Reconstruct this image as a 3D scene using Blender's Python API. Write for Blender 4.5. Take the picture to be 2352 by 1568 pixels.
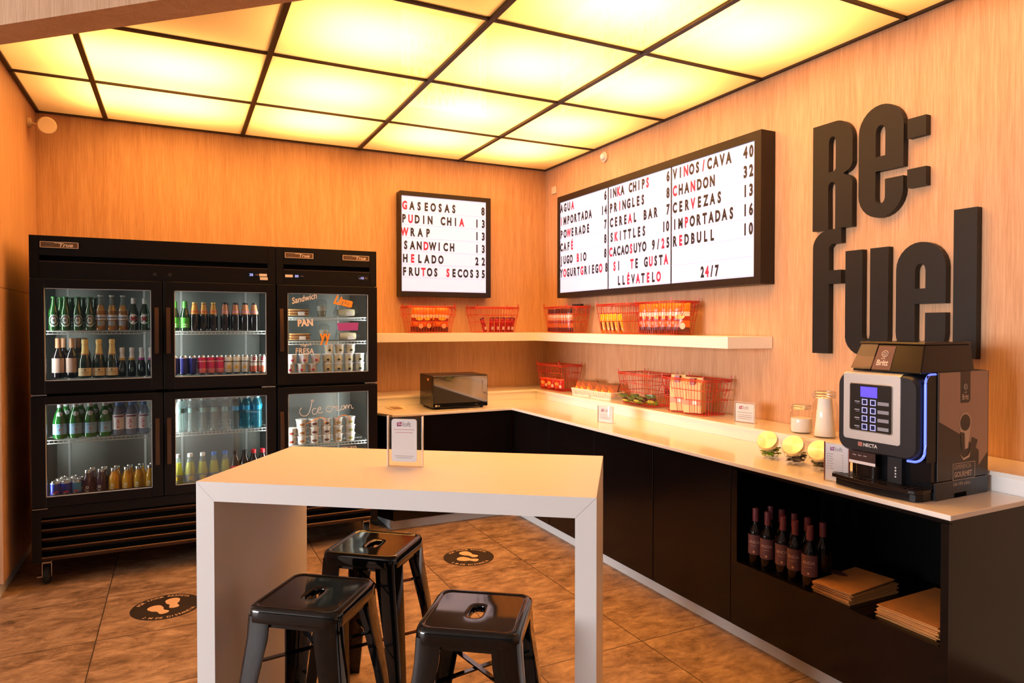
import bpy, math, random
from mathutils import Vector, Matrix
random.seed(7)
sc = bpy.context.scene
for o in list(bpy.data.objects):
    bpy.data.objects.remove(o)
COL = sc.collection
PI = math.pi

# ------------------------------------------------------------------ camera
cd = bpy.data.cameras.new('camera'); cam = bpy.data.objects.new('camera', cd); COL.objects.link(cam)
cam.location = (0, 0, 1.58)
cam.rotation_euler = (PI/2 - math.radians(0.9), 0, -0.46002)
cd.sensor_width = 36.0; cd.lens = 36.0*1548/2352; cd.shift_y = -0.00539
cd.clip_start = 0.05
sc.camera = cam
# ------------------------------------------------------------------ view, world
sc.view_settings.view_transform = 'Standard'; sc.view_settings.look = 'None'
sc.view_settings.exposure = 0.0; sc.view_settings.gamma = 1.0
sc.view_settings.use_curve_mapping = False
sc.cycles.max_bounces = 9; sc.cycles.diffuse_bounces = 5; sc.cycles.glossy_bounces = 4
sc.cycles.transmission_bounces = 6; sc.cycles.transparent_max_bounces = 24
sc.cycles.caustics_reflective = False; sc.cycles.caustics_refractive = False
sc.cycles.sample_clamp_indirect = 6.0
W = bpy.data.worlds.new('world'); sc.world = W; W.use_nodes = True
bg = W.node_tree.nodes['Background']; bg.inputs[0].default_value = (0.90, 0.93, 1.0, 1); bg.inputs[1].default_value = 0.09

def area(name, loc, rot, sx, sy, power, color):
    l = bpy.data.lights.new(name, 'AREA'); l.shape = 'RECTANGLE'; l.size = sx; l.size_y = sy
    l.energy = power; l.color = color
    o = bpy.data.objects.new(name, l); COL.objects.link(o); o.location = loc; o.rotation_euler = rot
    return o
# daylight: the glazed lobby front, far to the side and behind the camera
area('lobby_window_daylight', (-16.0, 1.6, 1.95), (PI/2, 0, -PI/2), 9.0, 3.4, 2900, (0.98, 0.97, 1.0))
# lamps of the ceiling light box (above the translucent sheets)
LAMP = (1.0, 0.465, 0.120)
def bulk_y(x):      # inner edge of the diagonal bulkhead
    return 4.231 - (x + 0.798)*0.8988
for i, lx in enumerate((-0.45, 0.02, 0.955, 1.905, 2.72)):
    for ly in (5.30, 4.56, 3.60, 2.66, 1.72):
        if ly < bulk_y(lx) + 0.45: continue
        area('light_box_lamp', (lx, ly, 3.37), (0, 0, 0), 0.60 if i else 0.14, 0.52, 18.5 if i else 6.8, LAMP)

# ------------------------------------------------------------------ materials
def lin(c):
    return tuple((x/12.92 if x <= 0.04045 else ((x+0.055)/1.055)**2.4) for x in c)
def hx(h):
    return lin(tuple(int(h[i:i+2], 16)/255 for i in (0, 2, 4)))
def mat(name, color, rough=0.5, metal=0.0, spec=0.5, coat=0.0, emit=None, estr=0.0, noise=0.0, nscale=30, bump=0.0):
    m = bpy.data.materials.new(name); m.use_nodes = True
    nt = m.node_tree; b = nt.nodes['Principled BSDF']
    b.inputs['Base Color'].default_value = (*color, 1); b.inputs['Roughness'].default_value = rough
    b.inputs['Metallic'].default_value = metal; b.inputs['Specular IOR Level'].default_value = spec
    b.inputs['Coat Weight'].default_value = coat; b.inputs['Coat Roughness'].default_value = 0.05
    if emit:
        b.inputs['Emission Color'].default_value = (*emit, 1); b.inputs['Emission Strength'].default_value = estr
    if noise or bump:
        tc = nt.nodes.new('ShaderNodeTexCoord'); nz = nt.nodes.new('ShaderNodeTexNoise')
        nz.inputs['Scale'].default_value = nscale; nz.inputs['Detail'].default_value = 4
        nt.links.new(tc.outputs['Object'], nz.inputs['Vector'])
        if noise:
            mx = nt.nodes.new('ShaderNodeMix'); mx.data_type = 'RGBA'
            mx.inputs['A'].default_value = (*[c*(1-noise) for c in color], 1)
            mx.inputs['B'].default_value = (*[min(1, c*(1+noise)) for c in color], 1)
            nt.links.new(nz.outputs['Fac'], mx.inputs['Factor']); nt.links.new(mx.outputs['Result'], b.inputs['Base Color'])
        if bump:
            bp = nt.nodes.new('ShaderNodeBump'); bp.inputs['Strength'].default_value = bump; bp.inputs['Distance'].default_value = 0.002
            nt.links.new(nz.outputs['Fac'], bp.inputs['Height']); nt.links.new(bp.outputs['Normal'], b.inputs['Normal'])
    return m
def two_sided_ior(nt, fr, ior):
    # the same outside reflection on both faces of a pane, no false total reflection on the way out
    g = nt.nodes.new('ShaderNodeNewGeometry'); m = nt.nodes.new('ShaderNodeMix')
    m.inputs['A'].default_value = ior; m.inputs['B'].default_value = 1/ior
    nt.links.new(g.outputs['Backfacing'], m.inputs['Factor']); nt.links.new(m.outputs['Result'], fr.inputs['IOR'])
def glass(name, tint, ior=1.45, haze=0.0, refl=1.0, dark=0.0, body=None, rough=0.02):
    """thin clear glass or plastic: see-through with real (Fresnel) reflection; body = colour of a part that scatters"""
    m = bpy.data.materials.new(name); m.use_nodes = True; nt = m.node_tree
    nt.nodes.remove(nt.nodes['Principled BSDF']); out = nt.nodes['Material Output']
    tr = nt.nodes.new('ShaderNodeBsdfTransparent'); tr.inputs[0].default_value = (*tint, 1)
    gl = nt.nodes.new('ShaderNodeBsdfGlossy'); gl.inputs['Roughness'].default_value = rough
    fr = nt.nodes.new('ShaderNodeFresnel'); fr.inputs['IOR'].default_value = ior
    mx = nt.nodes.new('ShaderNodeMixShader')
    two_sided_ior(nt, fr, ior)
    src = tr
    if body:
        df = nt.nodes.new('ShaderNodeBsdfDiffuse'); df.inputs[0].default_value = (*body, 1)
        m2 = nt.nodes.new('ShaderNodeMixShader'); m2.inputs[0].default_value = haze
        nt.links.new(tr.outputs[0], m2.inputs[1]); nt.links.new(df.outputs[0], m2.inputs[2]); src = m2
    nt.links.new(fr.outputs[0], mx.inputs[0]); nt.links.new(src.outputs[0], mx.inputs[1]); nt.links.new(gl.outputs[0], mx.inputs[2])
    nt.links.new(mx.outputs[0], out.inputs[0])
    return m
def wood(name, c0, c1, c2, sx=38.0):
    m = bpy.data.materials.new(name); m.use_nodes = True; nt = m.node_tree; b = nt.nodes['Principled BSDF']
    g = nt.nodes.new('ShaderNodeNewGeometry')
    mp = nt.nodes.new('ShaderNodeMapping'); mp.inputs['Scale'].default_value = (sx, sx, 1.1)
    n1 = nt.nodes.new('ShaderNodeTexNoise'); n1.inputs['Scale'].default_value = 4; n1.inputs['Detail'].default_value = 5; n1.inputs['Roughness'].default_value = 0.7
    mp2 = nt.nodes.new('ShaderNodeMapping'); mp2.inputs['Scale'].default_value = (3.4, 3.4, 0.16)
    n2 = nt.nodes.new('ShaderNodeTexNoise'); n2.inputs['Scale'].default_value = 1.6; n2.inputs['Detail'].default_value = 2; n2.inputs['Distortion'].default_value = 0.9
    nt.links.new(g.outputs['Position'], mp.inputs['Vector']); nt.links.new(mp.outputs[0], n1.inputs['Vector'])
    nt.links.new(g.outputs['Position'], mp2.inputs['Vector']); nt.links.new(mp2.outputs[0], n2.inputs['Vector'])
    wv = nt.nodes.new('ShaderNodeMath'); wv.operation = 'MULTIPLY'; wv.inputs[1].default_value = 26
    sn = nt.nodes.new('ShaderNodeMath'); sn.operation = 'SINE'
    nt.links.new(n2.outputs['Fac'], wv.inputs[0]); nt.links.new(wv.outputs[0], sn.inputs[0])
    ad = nt.nodes.new('ShaderNodeMath'); ad.operation = 'MULTIPLY_ADD'; ad.inputs[1].default_value = 0.045
    nt.links.new(sn.outputs[0], ad.inputs[0]); nt.links.new(n1.outputs['Fac'], ad.inputs[2])
    cr = nt.nodes.new('ShaderNodeValToRGB')
    cr.color_ramp.elements[0].position = 0.30; cr.color_ramp.elements[0].color = (*c0, 1)
    cr.color_ramp.elements[1].position = 0.70; cr.color_ramp.elements[1].color = (*c2, 1)
    e = cr.color_ramp.elements.new(0.5); e.color = (*c1, 1)
    nt.links.new(ad.outputs[0], cr.inputs[0]); nt.links.new(cr.outputs[0], b.inputs['Base Color'])
    b.inputs['Roughness'].default_value = 0.45; b.inputs['Specular IOR Level'].default_value = 0.3
    return m
def floor_mat():
    m = bpy.data.materials.new('brown stone tile'); m.use_nodes = True; nt = m.node_tree; b = nt.nodes['Principled BSDF']
    N = nt.nodes.new; Lk = nt.links.new
    g = N('ShaderNodeNewGeometry'); sp = N('ShaderNodeSeparateXYZ'); Lk(g.outputs['Position'], sp.inputs[0])
    def line(sock, off, pitch):
        a = N('ShaderNodeMath'); a.operation = 'SUBTRACT'; Lk(sock, a.inputs[0]); a.inputs[1].default_value = off - pitch*20
        d = N('ShaderNodeMath'); d.operation = 'DIVIDE'; Lk(a.outputs[0], d.inputs[0]); d.inputs[1].default_value = pitch
        f = N('ShaderNodeMath'); f.operation = 'FRACT'; Lk(d.outputs[0], f.inputs[0])
        fl = N('ShaderNodeMath'); fl.operation = 'FLOOR'; Lk(d.outputs[0], fl.inputs[0])
        p = N('ShaderNodeMath'); p.operation = 'PINGPONG'; Lk(f.outputs[0], p.inputs[0]); p.inputs[1].default_value = 0.5
        l = N('ShaderNodeMath'); l.operation = 'LESS_THAN'; Lk(p.outputs[0], l.inputs[0]); l.inputs[1].default_value = 0.0045
        return l.outputs[0], fl.outputs[0]
    lx, ix = line(sp.outputs[0], 2.070, 0.6125); ly, iy = line(sp.outputs[1], 2.713, 0.608)
    mxl = N('ShaderNodeMath'); mxl.operation = 'MAXIMUM'; Lk(lx, mxl.inputs[0]); Lk(ly, mxl.inputs[1])
    cv = N('ShaderNodeCombineXYZ'); Lk(ix, cv.inputs[0]); Lk(iy, cv.inputs[1])
    wn = N('ShaderNodeTexWhiteNoise'); wn.noise_dimensions = '2D'; Lk(cv.outputs[0], wn.inputs[0])
    ofs = N('ShaderNodeVectorMath'); ofs.operation = 'MULTIPLY_ADD'; Lk(wn.outputs['Color'], ofs.inputs[0]); ofs.inputs[1].default_value = (7, 7, 7); Lk(g.outputs['Position'], ofs.inputs[2])
    mp = N('ShaderNodeMapping'); mp.inputs['Scale'].default_value = (1.7, 3.0, 1); mp.inputs['Rotation'].default_value = (0, 0, 0.35); Lk(ofs.outputs[0], mp.inputs['Vector'])
    n1 = N('ShaderNodeTexNoise'); n1.inputs['Scale'].default_value = 3.4; n1.inputs['Detail'].default_value = 10; n1.inputs['Roughness'].default_value = 0.74; n1.inputs['Distortion'].default_value = 0.5
    Lk(mp.outputs[0], n1.inputs['Vector'])
    mp3 = N('ShaderNodeMapping'); mp3.inputs['Scale'].default_value = (11, 26, 1); mp3.inputs['Rotation'].default_value = (0, 0, 0.5); Lk(ofs.outputs[0], mp3.inputs['Vector'])
    n3 = N('ShaderNodeTexNoise'); n3.inputs['Scale'].default_value = 1.2; n3.inputs['Detail'].default_value = 6; n3.inputs['Roughness'].default_value = 0.7; Lk(mp3.outputs[0], n3.inputs['Vector'])
    mm = N('ShaderNodeMath'); mm.operation = 'MULTIPLY_ADD'; Lk(n3.outputs['Fac'], mm.inputs[0]); mm.inputs[1].default_value = 0.34; Lk(n1.outputs['Fac'], mm.inputs[2])
    cr = N('ShaderNodeValToRGB')
    cr.color_ramp.elements[0].position = 0.44; cr.color_ramp.elements[0].color = (0.050, 0.028, 0.014, 1)
    cr.color_ramp.elements[1].position = 0.86; cr.color_ramp.elements[1].color = (0.50, 0.33, 0.20, 1)
    e = cr.color_ramp.elements.new(0.62); e.color = (0.250, 0.148, 0.080, 1)
    Lk(mm.outputs[0], cr.inputs[0])
    mx = N('ShaderNodeMix'); mx.data_type = 'RGBA'; Lk(mxl.outputs[0], mx.inputs['Factor']); Lk(cr.outputs[0], mx.inputs['A']); mx.inputs['B'].default_value = (0.055, 0.035, 0.022, 1)
    Lk(mx.outputs['Result'], b.inputs['Base Color'])
    rr = N('ShaderNodeMapRange'); Lk(n1.outputs['Fac'], rr.inputs[0]); rr.inputs['To Min'].default_value = 0.36; rr.inputs['To Max'].default_value = 0.60
    Lk(rr.outputs[0], b.inputs['Roughness'])
    bp = N('ShaderNodeBump'); bp.inputs['Strength'].default_value = 0.12; bp.inputs['Distance'].default_value = 0.004; Lk(mm.outputs[0], bp.inputs['Height']); Lk(bp.outputs[0], b.inputs['Normal'])
    return m
def sheet_mat():
    """opal acrylic ceiling sheet: lets the lamps above it through, glossy underside"""
    m = bpy.data.materials.new('opal acrylic sheet'); m.use_nodes = True; nt = m.node_tree
    nt.nodes.remove(nt.nodes['Principled BSDF']); out = nt.nodes['Material Output']
    t = nt.nodes.new('ShaderNodeBsdfTranslucent'); t.inputs[0].default_value = (0.92, 0.85, 0.72, 1)
    g = nt.nodes.new('ShaderNodeBsdfGlossy'); g.inputs['Roughness'].default_value = 0.02
    f = nt.nodes.new('ShaderNodeFresnel'); two_sided_ior(nt, f, 1.45)
    x = nt.nodes.new('ShaderNodeMixShader')
    nt.links.new(f.outputs[0], x.inputs[0]); nt.links.new(t.outputs[0], x.inputs[1]); nt.links.new(g.outputs[0], x.inputs[2]); nt.links.new(x.outputs[0], out.inputs[0])
    return m

M = {}
M['wood'] = wood('light oak laminate', (0.44, 0.245, 0.128), (0.55, 0.325, 0.185), (0.63, 0.40, 0.245))
M['floor'] = floor_mat(); M['sheet'] = sheet_mat()
M['bar'] = mat('dark bronze bar', (0.035, 0.018, 0.010), 0.5)
M['white'] = mat('white laminate', (0.80, 0.78, 0.76), 0.38, noise=0.012, nscale=8)
M['stone'] = mat('white quartz top', (0.80, 0.76, 0.70), 0.14, coat=0.2, noise=0.02, nscale=60)
M['plaster'] = mat('white plaster', (0.75, 0.74, 0.72), 0.8, noise=0.02, nscale=6)
M['black'] = mat('black gloss cabinet', (0.004, 0.003, 0.003), 0.20, spec=0.28, noise=0.2, nscale=3)
M['blackin'] = mat('matt black niche lining', (0.003, 0.003, 0.003), 0.6, spec=0.06)
M['cooler'] = mat('black cooler enamel', (0.003, 0.002, 0.002), 0.40, spec=0.25, noise=0.1, nscale=10)
M['coolerslot'] = mat('dark slot', (0.002, 0.002, 0.002), 0.8, spec=0.03)
M['alu'] = mat('brushed aluminium liner', (0.17, 0.178, 0.165), 0.34, metal=0.6, noise=0.08, nscale=5)
M['wire'] = mat('grey coated wire', (0.55, 0.57, 0.57), 0.4, metal=0.3)
M['steel'] = mat('steel', (0.62, 0.62, 0.62), 0.25, metal=1.0)
M['brush'] = mat('brushed silver', (0.66, 0.65, 0.64), 0.36, metal=0.6, noise=0.03, nscale=80)
M['dglass'] = glass('cooler door glass', (0.90, 0.93, 0.92), 1.5)
M['rubber'] = mat('black rubber', (0.012, 0.012, 0.012), 0.7)
M['stool'] = mat('black gloss paint', (0.003, 0.003, 0.003), 0.06, spec=0.55, coat=0.25, noise=0.1, nscale=10)
M['letter'] = mat('dark satin letter', (0.008, 0.007, 0.007), 0.42, spec=0.28, noise=0.05, nscale=20)
M['frame'] = mat('dark bronze frame', (0.014, 0.008, 0.006), 0.42, spec=0.3, noise=0.05, nscale=20)
M['screen'] = mat('light box face', (0.30, 0.29, 0.33), 0.25, emit=(0.90, 0.82, 1.0), estr=0.80)
M['rail'] = mat('clear rail', (0.25, 0.24, 0.28), 0.3, emit=(0.88, 0.78, 0.98), estr=0.70)
M['ink'] = mat('black letter', (0.008, 0.006, 0.010), 0.4)
M['red'] = mat('red letter', (0.62, 0.010, 0.045), 0.4, emit=(0.9, 0.03, 0.10), estr=0.22)
M['redwire'] = mat('red coated wire', (0.50, 0.022, 0.008), 0.35)
M['kraft'] = mat('kraft paper', (0.47, 0.200, 0.050), 0.75, noise=0.22, nscale=14)
M['kraft2'] = mat('pale kraft paper', (0.72, 0.50, 0.24), 0.6, noise=0.10, nscale=20)
M['paper'] = mat('white paper', (0.82, 0.80, 0.82), 0.6)
M['cream'] = mat('cream plastic', (0.70, 0.58, 0.45), 0.5)
M['wplastic'] = mat('white plastic weave', (0.82, 0.80, 0.70), 0.4)
M['acry'] = glass('clear acrylic', (0.97, 0.97, 0.97), 1.45)
M['edge'] = mat('acrylic edge', (0.75, 0.70, 0.66), 0.15, coat=0.5)
M['jar'] = glass('jar glass', (0.95, 0.96, 0.94), 1.35)
M['smoke'] = glass('smoky hopper plastic', (0.55, 0.44, 0.42), 1.4, haze=0.25, body=(0.20, 0.13, 0.12))
M['mach'] = mat('charcoal machine plastic', (0.020, 0.020, 0.023), 0.34, spec=0.35, noise=0.05, nscale=30)
M['machb'] = mat('black machine plastic', (0.005, 0.005, 0.006), 0.22, spec=0.25)
M['brown'] = mat('dark brown graphic', (0.045, 0.030, 0.022), 0.45)
M['tan'] = mat('tan graphic', (0.42, 0.27, 0.20), 0.5)
M['tanlite'] = mat('pale graphic', (0.62, 0.47, 0.36), 0.5)
M['hop'] = mat('brown hopper plastic', (0.012, 0.007, 0.005), 0.2, spec=0.3)
M['hoplab'] = mat('brown hopper label', (0.14, 0.060, 0.045), 0.5)
M['blue'] = mat('blue light strip', (0.1, 0.15, 0.9), 0.3, emit=(0.10, 0.16, 1.0), estr=1.7)
M['disp'] = mat('blue display', (0.08, 0.06, 0.7), 0.2, emit=(0.10, 0.07, 1.0), estr=0.95)
M['btn'] = mat('lit button ring', (0.4, 0.42, 0.8), 0.3, emit=(0.45, 0.48, 1.0), estr=0.6)
M['btnin'] = mat('navy button', (0.01, 0.012, 0.06), 0.25)
M['led'] = mat('cooler led digits', (0.3, 0.35, 0.9), 0.3, emit=(0.35, 0.42, 1.0), estr=1.0)
M['gpanel'] = mat('black glass panel', (0.006, 0.007, 0.008), 0.05, coat=0.5)
M['mirror'] = mat('mirror black glass door', (0.30, 0.28, 0.27), 0.03, metal=0.85)
M['decal'] = mat('dark floor decal', (0.030, 0.018, 0.012), 0.5)
M['foot'] = mat('tan decal print', (0.72, 0.46, 0.26), 0.55)
M['badge'] = mat('bronze badge', (0.16, 0.085, 0.035), 0.35, metal=0.5)
M['gold'] = mat('pale gold print', (0.75, 0.56, 0.40), 0.4)
M['mag'] = mat('magenta logo', (0.36, 0.02, 0.12), 0.5)
M['grey'] = mat('grey print', (0.22, 0.21, 0.23), 0.6)
M['pinkp'] = mat('faded red print', (0.62, 0.34, 0.38), 0.6)
M['brass'] = mat('turned steel lid', (0.74, 0.70, 0.64), 0.30, metal=1.0)
_n = M['brass'].node_tree; _b = _n.nodes['Principled BSDF']; _b.inputs['Anisotropic'].default_value = 0.85
_t = _n.nodes.new('ShaderNodeTangent'); _t.direction_type = 'RADIAL'; _t.axis = 'Z'; _n.links.new(_t.outputs[0], _b.inputs['Tangent'])
M['orangeink'] = mat('orange marker', (0.85, 0.30, 0.02), 0.5)
M['whiteink'] = mat('white marker', (0.80, 0.72, 0.66), 0.5)
M['purpleink'] = mat('purple marker', (0.36, 0.06, 0.33), 0.5)
M['kick'] = mat('grey metal kick plate', (0.58, 0.60, 0.60), 0.45, noise=0.06, nscale=4)
def P(h, rough=0.35, **k):
    key = 'p' + h + str(rough)
    if key not in M: M[key] = mat('print ' + h, hx(h), rough, **k)
    return M[key]

# ------------------------------------------------------------------ mesh builder
class MB:
    def __init__(s): s.v = []; s.f = []; s.mi = []; s.sm = []; s.mats = []
    def slot(s, m):
        if m not in s.mats: s.mats.append(m)
        return s.mats.index(m)
    def add(s, vs, fs, m, smooth=False, T=None):
        o = len(s.v); k = s.slot(m)
        for p in vs:
            p = Vector(p)
            if T is not None: p = T @ p
            s.v.append(p)
        for f in fs:
            s.f.append([o+i for i in f]); s.mi.append(k); s.sm.append(smooth)
        return s
    def box(s, x0, x1, y0, y1, z0, z1, m, T=None):
        vs = [(x0,y0,z0),(x1,y0,z0),(x1,y1,z0),(x0,y1,z0),(x0,y0,z1),(x1,y0,z1),(x1,y1,z1),(x0,y1,z1)]
        return s.add(vs, [(0,3,2,1),(4,5,6,7),(0,1,5,4),(1,2,6,5),(2,3,7,6),(3,0,4,7)], m, False, T)
    def prism(s, poly, z0, z1, m, T=None, smooth=False):
        n = len(poly)
        a = sum(poly[i][0]*poly[(i+1)%n][1]-poly[(i+1)%n][0]*poly[i][1] for i in range(n))
        if a < 0: poly = poly[::-1]
        vs = [(p[0],p[1],z0) for p in poly]+[(p[0],p[1],z1) for p in poly]
        fs = [list(range(n))[::-1], list(range(n,2*n))]+[(i,(i+1)%n,n+(i+1)%n,n+i) for i in range(n)]
        return s.add(vs, fs, m, smooth, T)
    def lathe(s, prof, m, seg=20, T=None, mats=None, smooth=True, a0=0.0, a1=2*PI):
        full = abs(a1-a0-2*PI) < 1e-6
        n = seg if full else seg+1
        vs = []
        for r, z in prof:
            for i in range(n):
                a = a0+(a1-a0)*i/seg; vs.append((r*math.cos(a), r*math.sin(a), z))
        for j in range(len(prof)-1):
            if prof[j] == prof[j+1]: continue
            fs = []
            for i in range(seg):
                i2 = (i+1) % n
                a, b, c, d = j*n+i, j*n+i2, (j+1)*n+i2, (j+1)*n+i
                if prof[j][0] == 0: fs.append((a, c, d))
                elif prof[j+1][0] == 0: fs.append((a, b, d))
                else: fs.append((a, b, c, d))
            used = sorted(set(k for f in fs for k in f)); mp = {k: q for q, k in enumerate(used)}
            s.add([vs[k] for k in used], [[mp[k] for k in f] for f in fs], mats[j] if mats else m, smooth, T)
        return s
    def tube(s, pts, r, m, seg=6, closed=False, T=None):
        pts = [Vector(p) for p in pts]; n = len(pts); vs = []
        for i, p in enumerate(pts):
            a = pts[(i-1) % n] if closed else pts[max(i-1, 0)]
            b = pts[(i+1) % n] if closed else pts[min(i+1, n-1)]
            t = (b-a); t = t.normalized() if t.length > 1e-9 else Vector((0, 0, 1))
            u = t.cross(Vector((0, 0, 1)))
            if u.length < 0.05: u = t.cross(Vector((1, 0, 0)))
            u.normalize(); w = t.cross(u)
            for k in range(seg):
                an = 2*PI*k/seg; vs.append(p+u*(r*math.cos(an))+w*(r*math.sin(an)))
        fs = []
        for i in range(n if closed else n-1):
            j = (i+1) % n
            for k in range(seg):
                k2 = (k+1) % seg; fs.append((i*seg+k, i*seg+k2, j*seg+k2, j*seg+k))
        if not closed: fs += [list(range(seg))[::-1], [(n-1)*seg+k for k in range(seg)]]
        return s.add(vs, fs, m, True, T)
    def loft(s, loops, m, smooth=True, caps=(True, True), T=None):
        n = len(loops[0]); vs = [p for l in loops for p in l]; fs = []
        for j in range(len(loops)-1):
            for i in range(n):
                k = (i+1) % n; fs.append((j*n+i, j*n+k, (j+1)*n+k, (j+1)*n+i))
        if caps[0]: fs.append(list(range(n))[::-1])
        if caps[1]: fs.append([(len(loops)-1)*n+i for i in range(n)])
        return s.add(vs, fs, m, smooth, T)
    def build(s, name, parent=None, loc=(0,0,0), rotz=0.0, bevel=0.0, seg=2, rot=None):
        me = bpy.data.meshes.new(name)
        vm = {}; idx = []; vv = []
        for p in s.v:
            k = (round(p.x, 6), round(p.y, 6), round(p.z, 6))
            if k not in vm: vm[k] = len(vv); vv.append(p)
            idx.append(vm[k])
        F = []; MI = []; SM = []
        for f, a, b in zip(s.f, s.mi, s.sm):
            g = []
            for i in f:
                q = idx[i]
                if q not in g: g.append(q)
            if len(g) >= 3: F.append(g); MI.append(a); SM.append(b)
        me.from_pydata([tuple(p) for p in vv], [], F)
        for m in s.mats: me.materials.append(m)
        for p, a, b in zip(me.polygons, MI, SM): p.material_index = a; p.use_smooth = b
        me.update()
        if any(SM): me.set_sharp_from_angle(angle=math.radians(38))
        o = bpy.data.objects.new(name, me); COL.objects.link(o)
        o.location = loc; o.rotation_euler = rot if rot else (0, 0, rotz)
        if parent: o.parent = parent
        if bevel:
            b = o.modifiers.new('edge', 'BEVEL'); b.width = bevel; b.segments = seg; b.limit_method = 'ANGLE'; b.angle_limit = math.radians(40)
        return o
def tag(o, label, cat, group=None):
    o['label'] = label; o['category'] = cat
    if group: o['group'] = group
    return o
def thing(name, label, cat, loc=(0,0,0), rotz=0.0, group=None):
    o = bpy.data.objects.new(name, None); COL.objects.link(o); o.location = loc; o.rotation_euler = (0, 0, rotz)
    o.empty_display_size = 0.05
    return tag(o, label, cat, group)
def struct(o):
    o['kind'] = 'structure'; return o
def dup(o, parent=None):
    c = o.copy(); COL.objects.link(c)
    if parent: c.parent = parent
    for ch in list(o.children): dup(ch, c)
    return c
ORD = ['first', 'second', 'third', 'fourth', 'fifth', 'sixth', 'seventh', 'eighth', 'ninth', 'tenth', 'eleventh', 'twelfth', 'thirteenth', 'fourteenth', 'fifteenth', 'sixteenth', 'seventeenth', 'eighteenth', 'nineteenth', 'twentieth']

# text: returns mesh verts/faces laid out in x (right) / y (up), thin
TCACHE = {}
def text_mesh(s, size=1.0, sx=1.0, bold=0.0, align='LEFT', shear=0.0, spacing=1.0):
    key = (s, size, sx, bold, align, shear, spacing)
    if key in TCACHE: return TCACHE[key]
    c = bpy.data.curves.new('lettering', 'FONT'); c.body = s; c.size = size; c.align_x = align; c.offset = bold; c.shear = shear; c.space_character = spacing
    c.resolution_u = 3
    o = bpy.data.objects.new('lettering', c)
    me = bpy.data.meshes.new_from_object(o)
    vs = [(v.co.x*sx, v.co.y, 0.0) for v in me.vertices]; fs = [list(p.vertices) for p in me.polygons]
    bpy.data.meshes.remove(me); bpy.data.objects.remove(o); bpy.data.curves.remove(c)
    TCACHE[key] = (vs, fs); return vs, fs
def put_text(mb, s, m, T, **k):
    vs, fs = text_mesh(s, **k); mb.add(vs, fs, m, False, T); return mb
def frame_T(origin, right, up):
    r = Vector(right).normalized(); u = Vector(up).normalized(); n = r.cross(u)
    return Matrix(((r.x, u.x, n.x, origin[0]), (r.y, u.y, n.y, origin[1]), (r.z, u.z, n.z, origin[2]), (0, 0, 0, 1)))
def front_T(x, y, z): return frame_T((x, y, z), (1, 0, 0), (0, 0, 1))       # facing -y
def right_T(x, y, z): return frame_T((x, y, z), (0, -1, 0), (0, 0, 1))      # on the right wall, facing -x
def bend_text(mb, s, m, r, z, ang=-PI/2, vertical=False, **k):
    vs, fs = text_mesh(s, **k)
    out = []
    for x, y, _ in vs:
        if vertical: x, y = -y, x
        a = ang + x/r
        out.append((r*math.cos(a), r*math.sin(a), z+y))
    mb.add(out, fs, m, False); return mb
def rrect(w, h, r, n=6, cx=0.0, cy=0.0):
    pts = []
    for ax, ay, a0 in ((w/2-r, h/2-r, 0), (-w/2+r, h/2-r, PI/2), (-w/2+r, -h/2+r, PI), (w/2-r, -h/2+r, 1.5*PI)):
        for i in range(n+1):
            a = a0+PI/2*i/n; pts.append((cx+ax+r*math.cos(a), cy+ay+r*math.sin(a)))
    return pts

# ------------------------------------------------------------------ room shell
RW, BW, LW, CZ = 3.31, 5.92, -0.915, 3.12
struct(MB().box(-17.0, 3.5, -9.0, 6.1, -0.1, 0.0, M['floor']).build('floor'))
struct(MB().box(LW, 3.5, BW, 6.1, 0, 3.6, M['wood']).build('wall_back'))
struct(MB().box(RW, 3.5, -8.5, BW, 0, 4.0, M['wood']).build('wall_right'))
w = MB(); w.box(-17.0, LW, 4.78, 6.1, 0.085, 1.797, M['wood']); w.box(-17.0, LW, 4.78, 6.1, 1.800, 4.0, M['wood']); w.box(-17.0, LW-0.004, 4.784, 6.1, 1.796, 1.801, M['bar'])
struct(w.build('wall_left'))
struct(MB().box(-17.0, LW-0.02, 4.80, 6.1, 0, 0.085, M['kick']).build('baseboard_left'))
struct(MB().box(-17.0, 3.5, -9.0, 6.1, 4.0, 4.1, M['plaster']).build('ceiling'))
# light box lid and its closing board, above the luminous sheets
struct(MB().box(LW, RW, 0.55, BW, 3.40, 3.44, M['plaster']).build('ceiling_lid'))
# diagonal bulkhead
bd = Vector((1.304, -1.172, 0)).normalized(); bn = Vector((-bd.y, bd.x, 0))*-1   # towards the lobby
b0 = Vector((-0.798, 4.231, 0))
def bp(s, o): q = b0+bd*s+bn*o; return (q.x, q.y)
sR = (RW-b0.x)/bd.x
pf0 = bp(-0.82, 0.0); pf1 = bp(-0.82, 0.17)
struct(MB().prism([pf0, (RW, b0.y+bd.y*sR), (RW, b0.y+bd.y*sR-0.17/abs(bd.x)), pf1], 3.0, 4.0, M['wood']).build('trim_1'))
struct(MB().box(LW-0.02, LW-0.005, 4.36, 4.775, 3.11, 3.40, M['plaster']).build('trim_2'))

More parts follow.
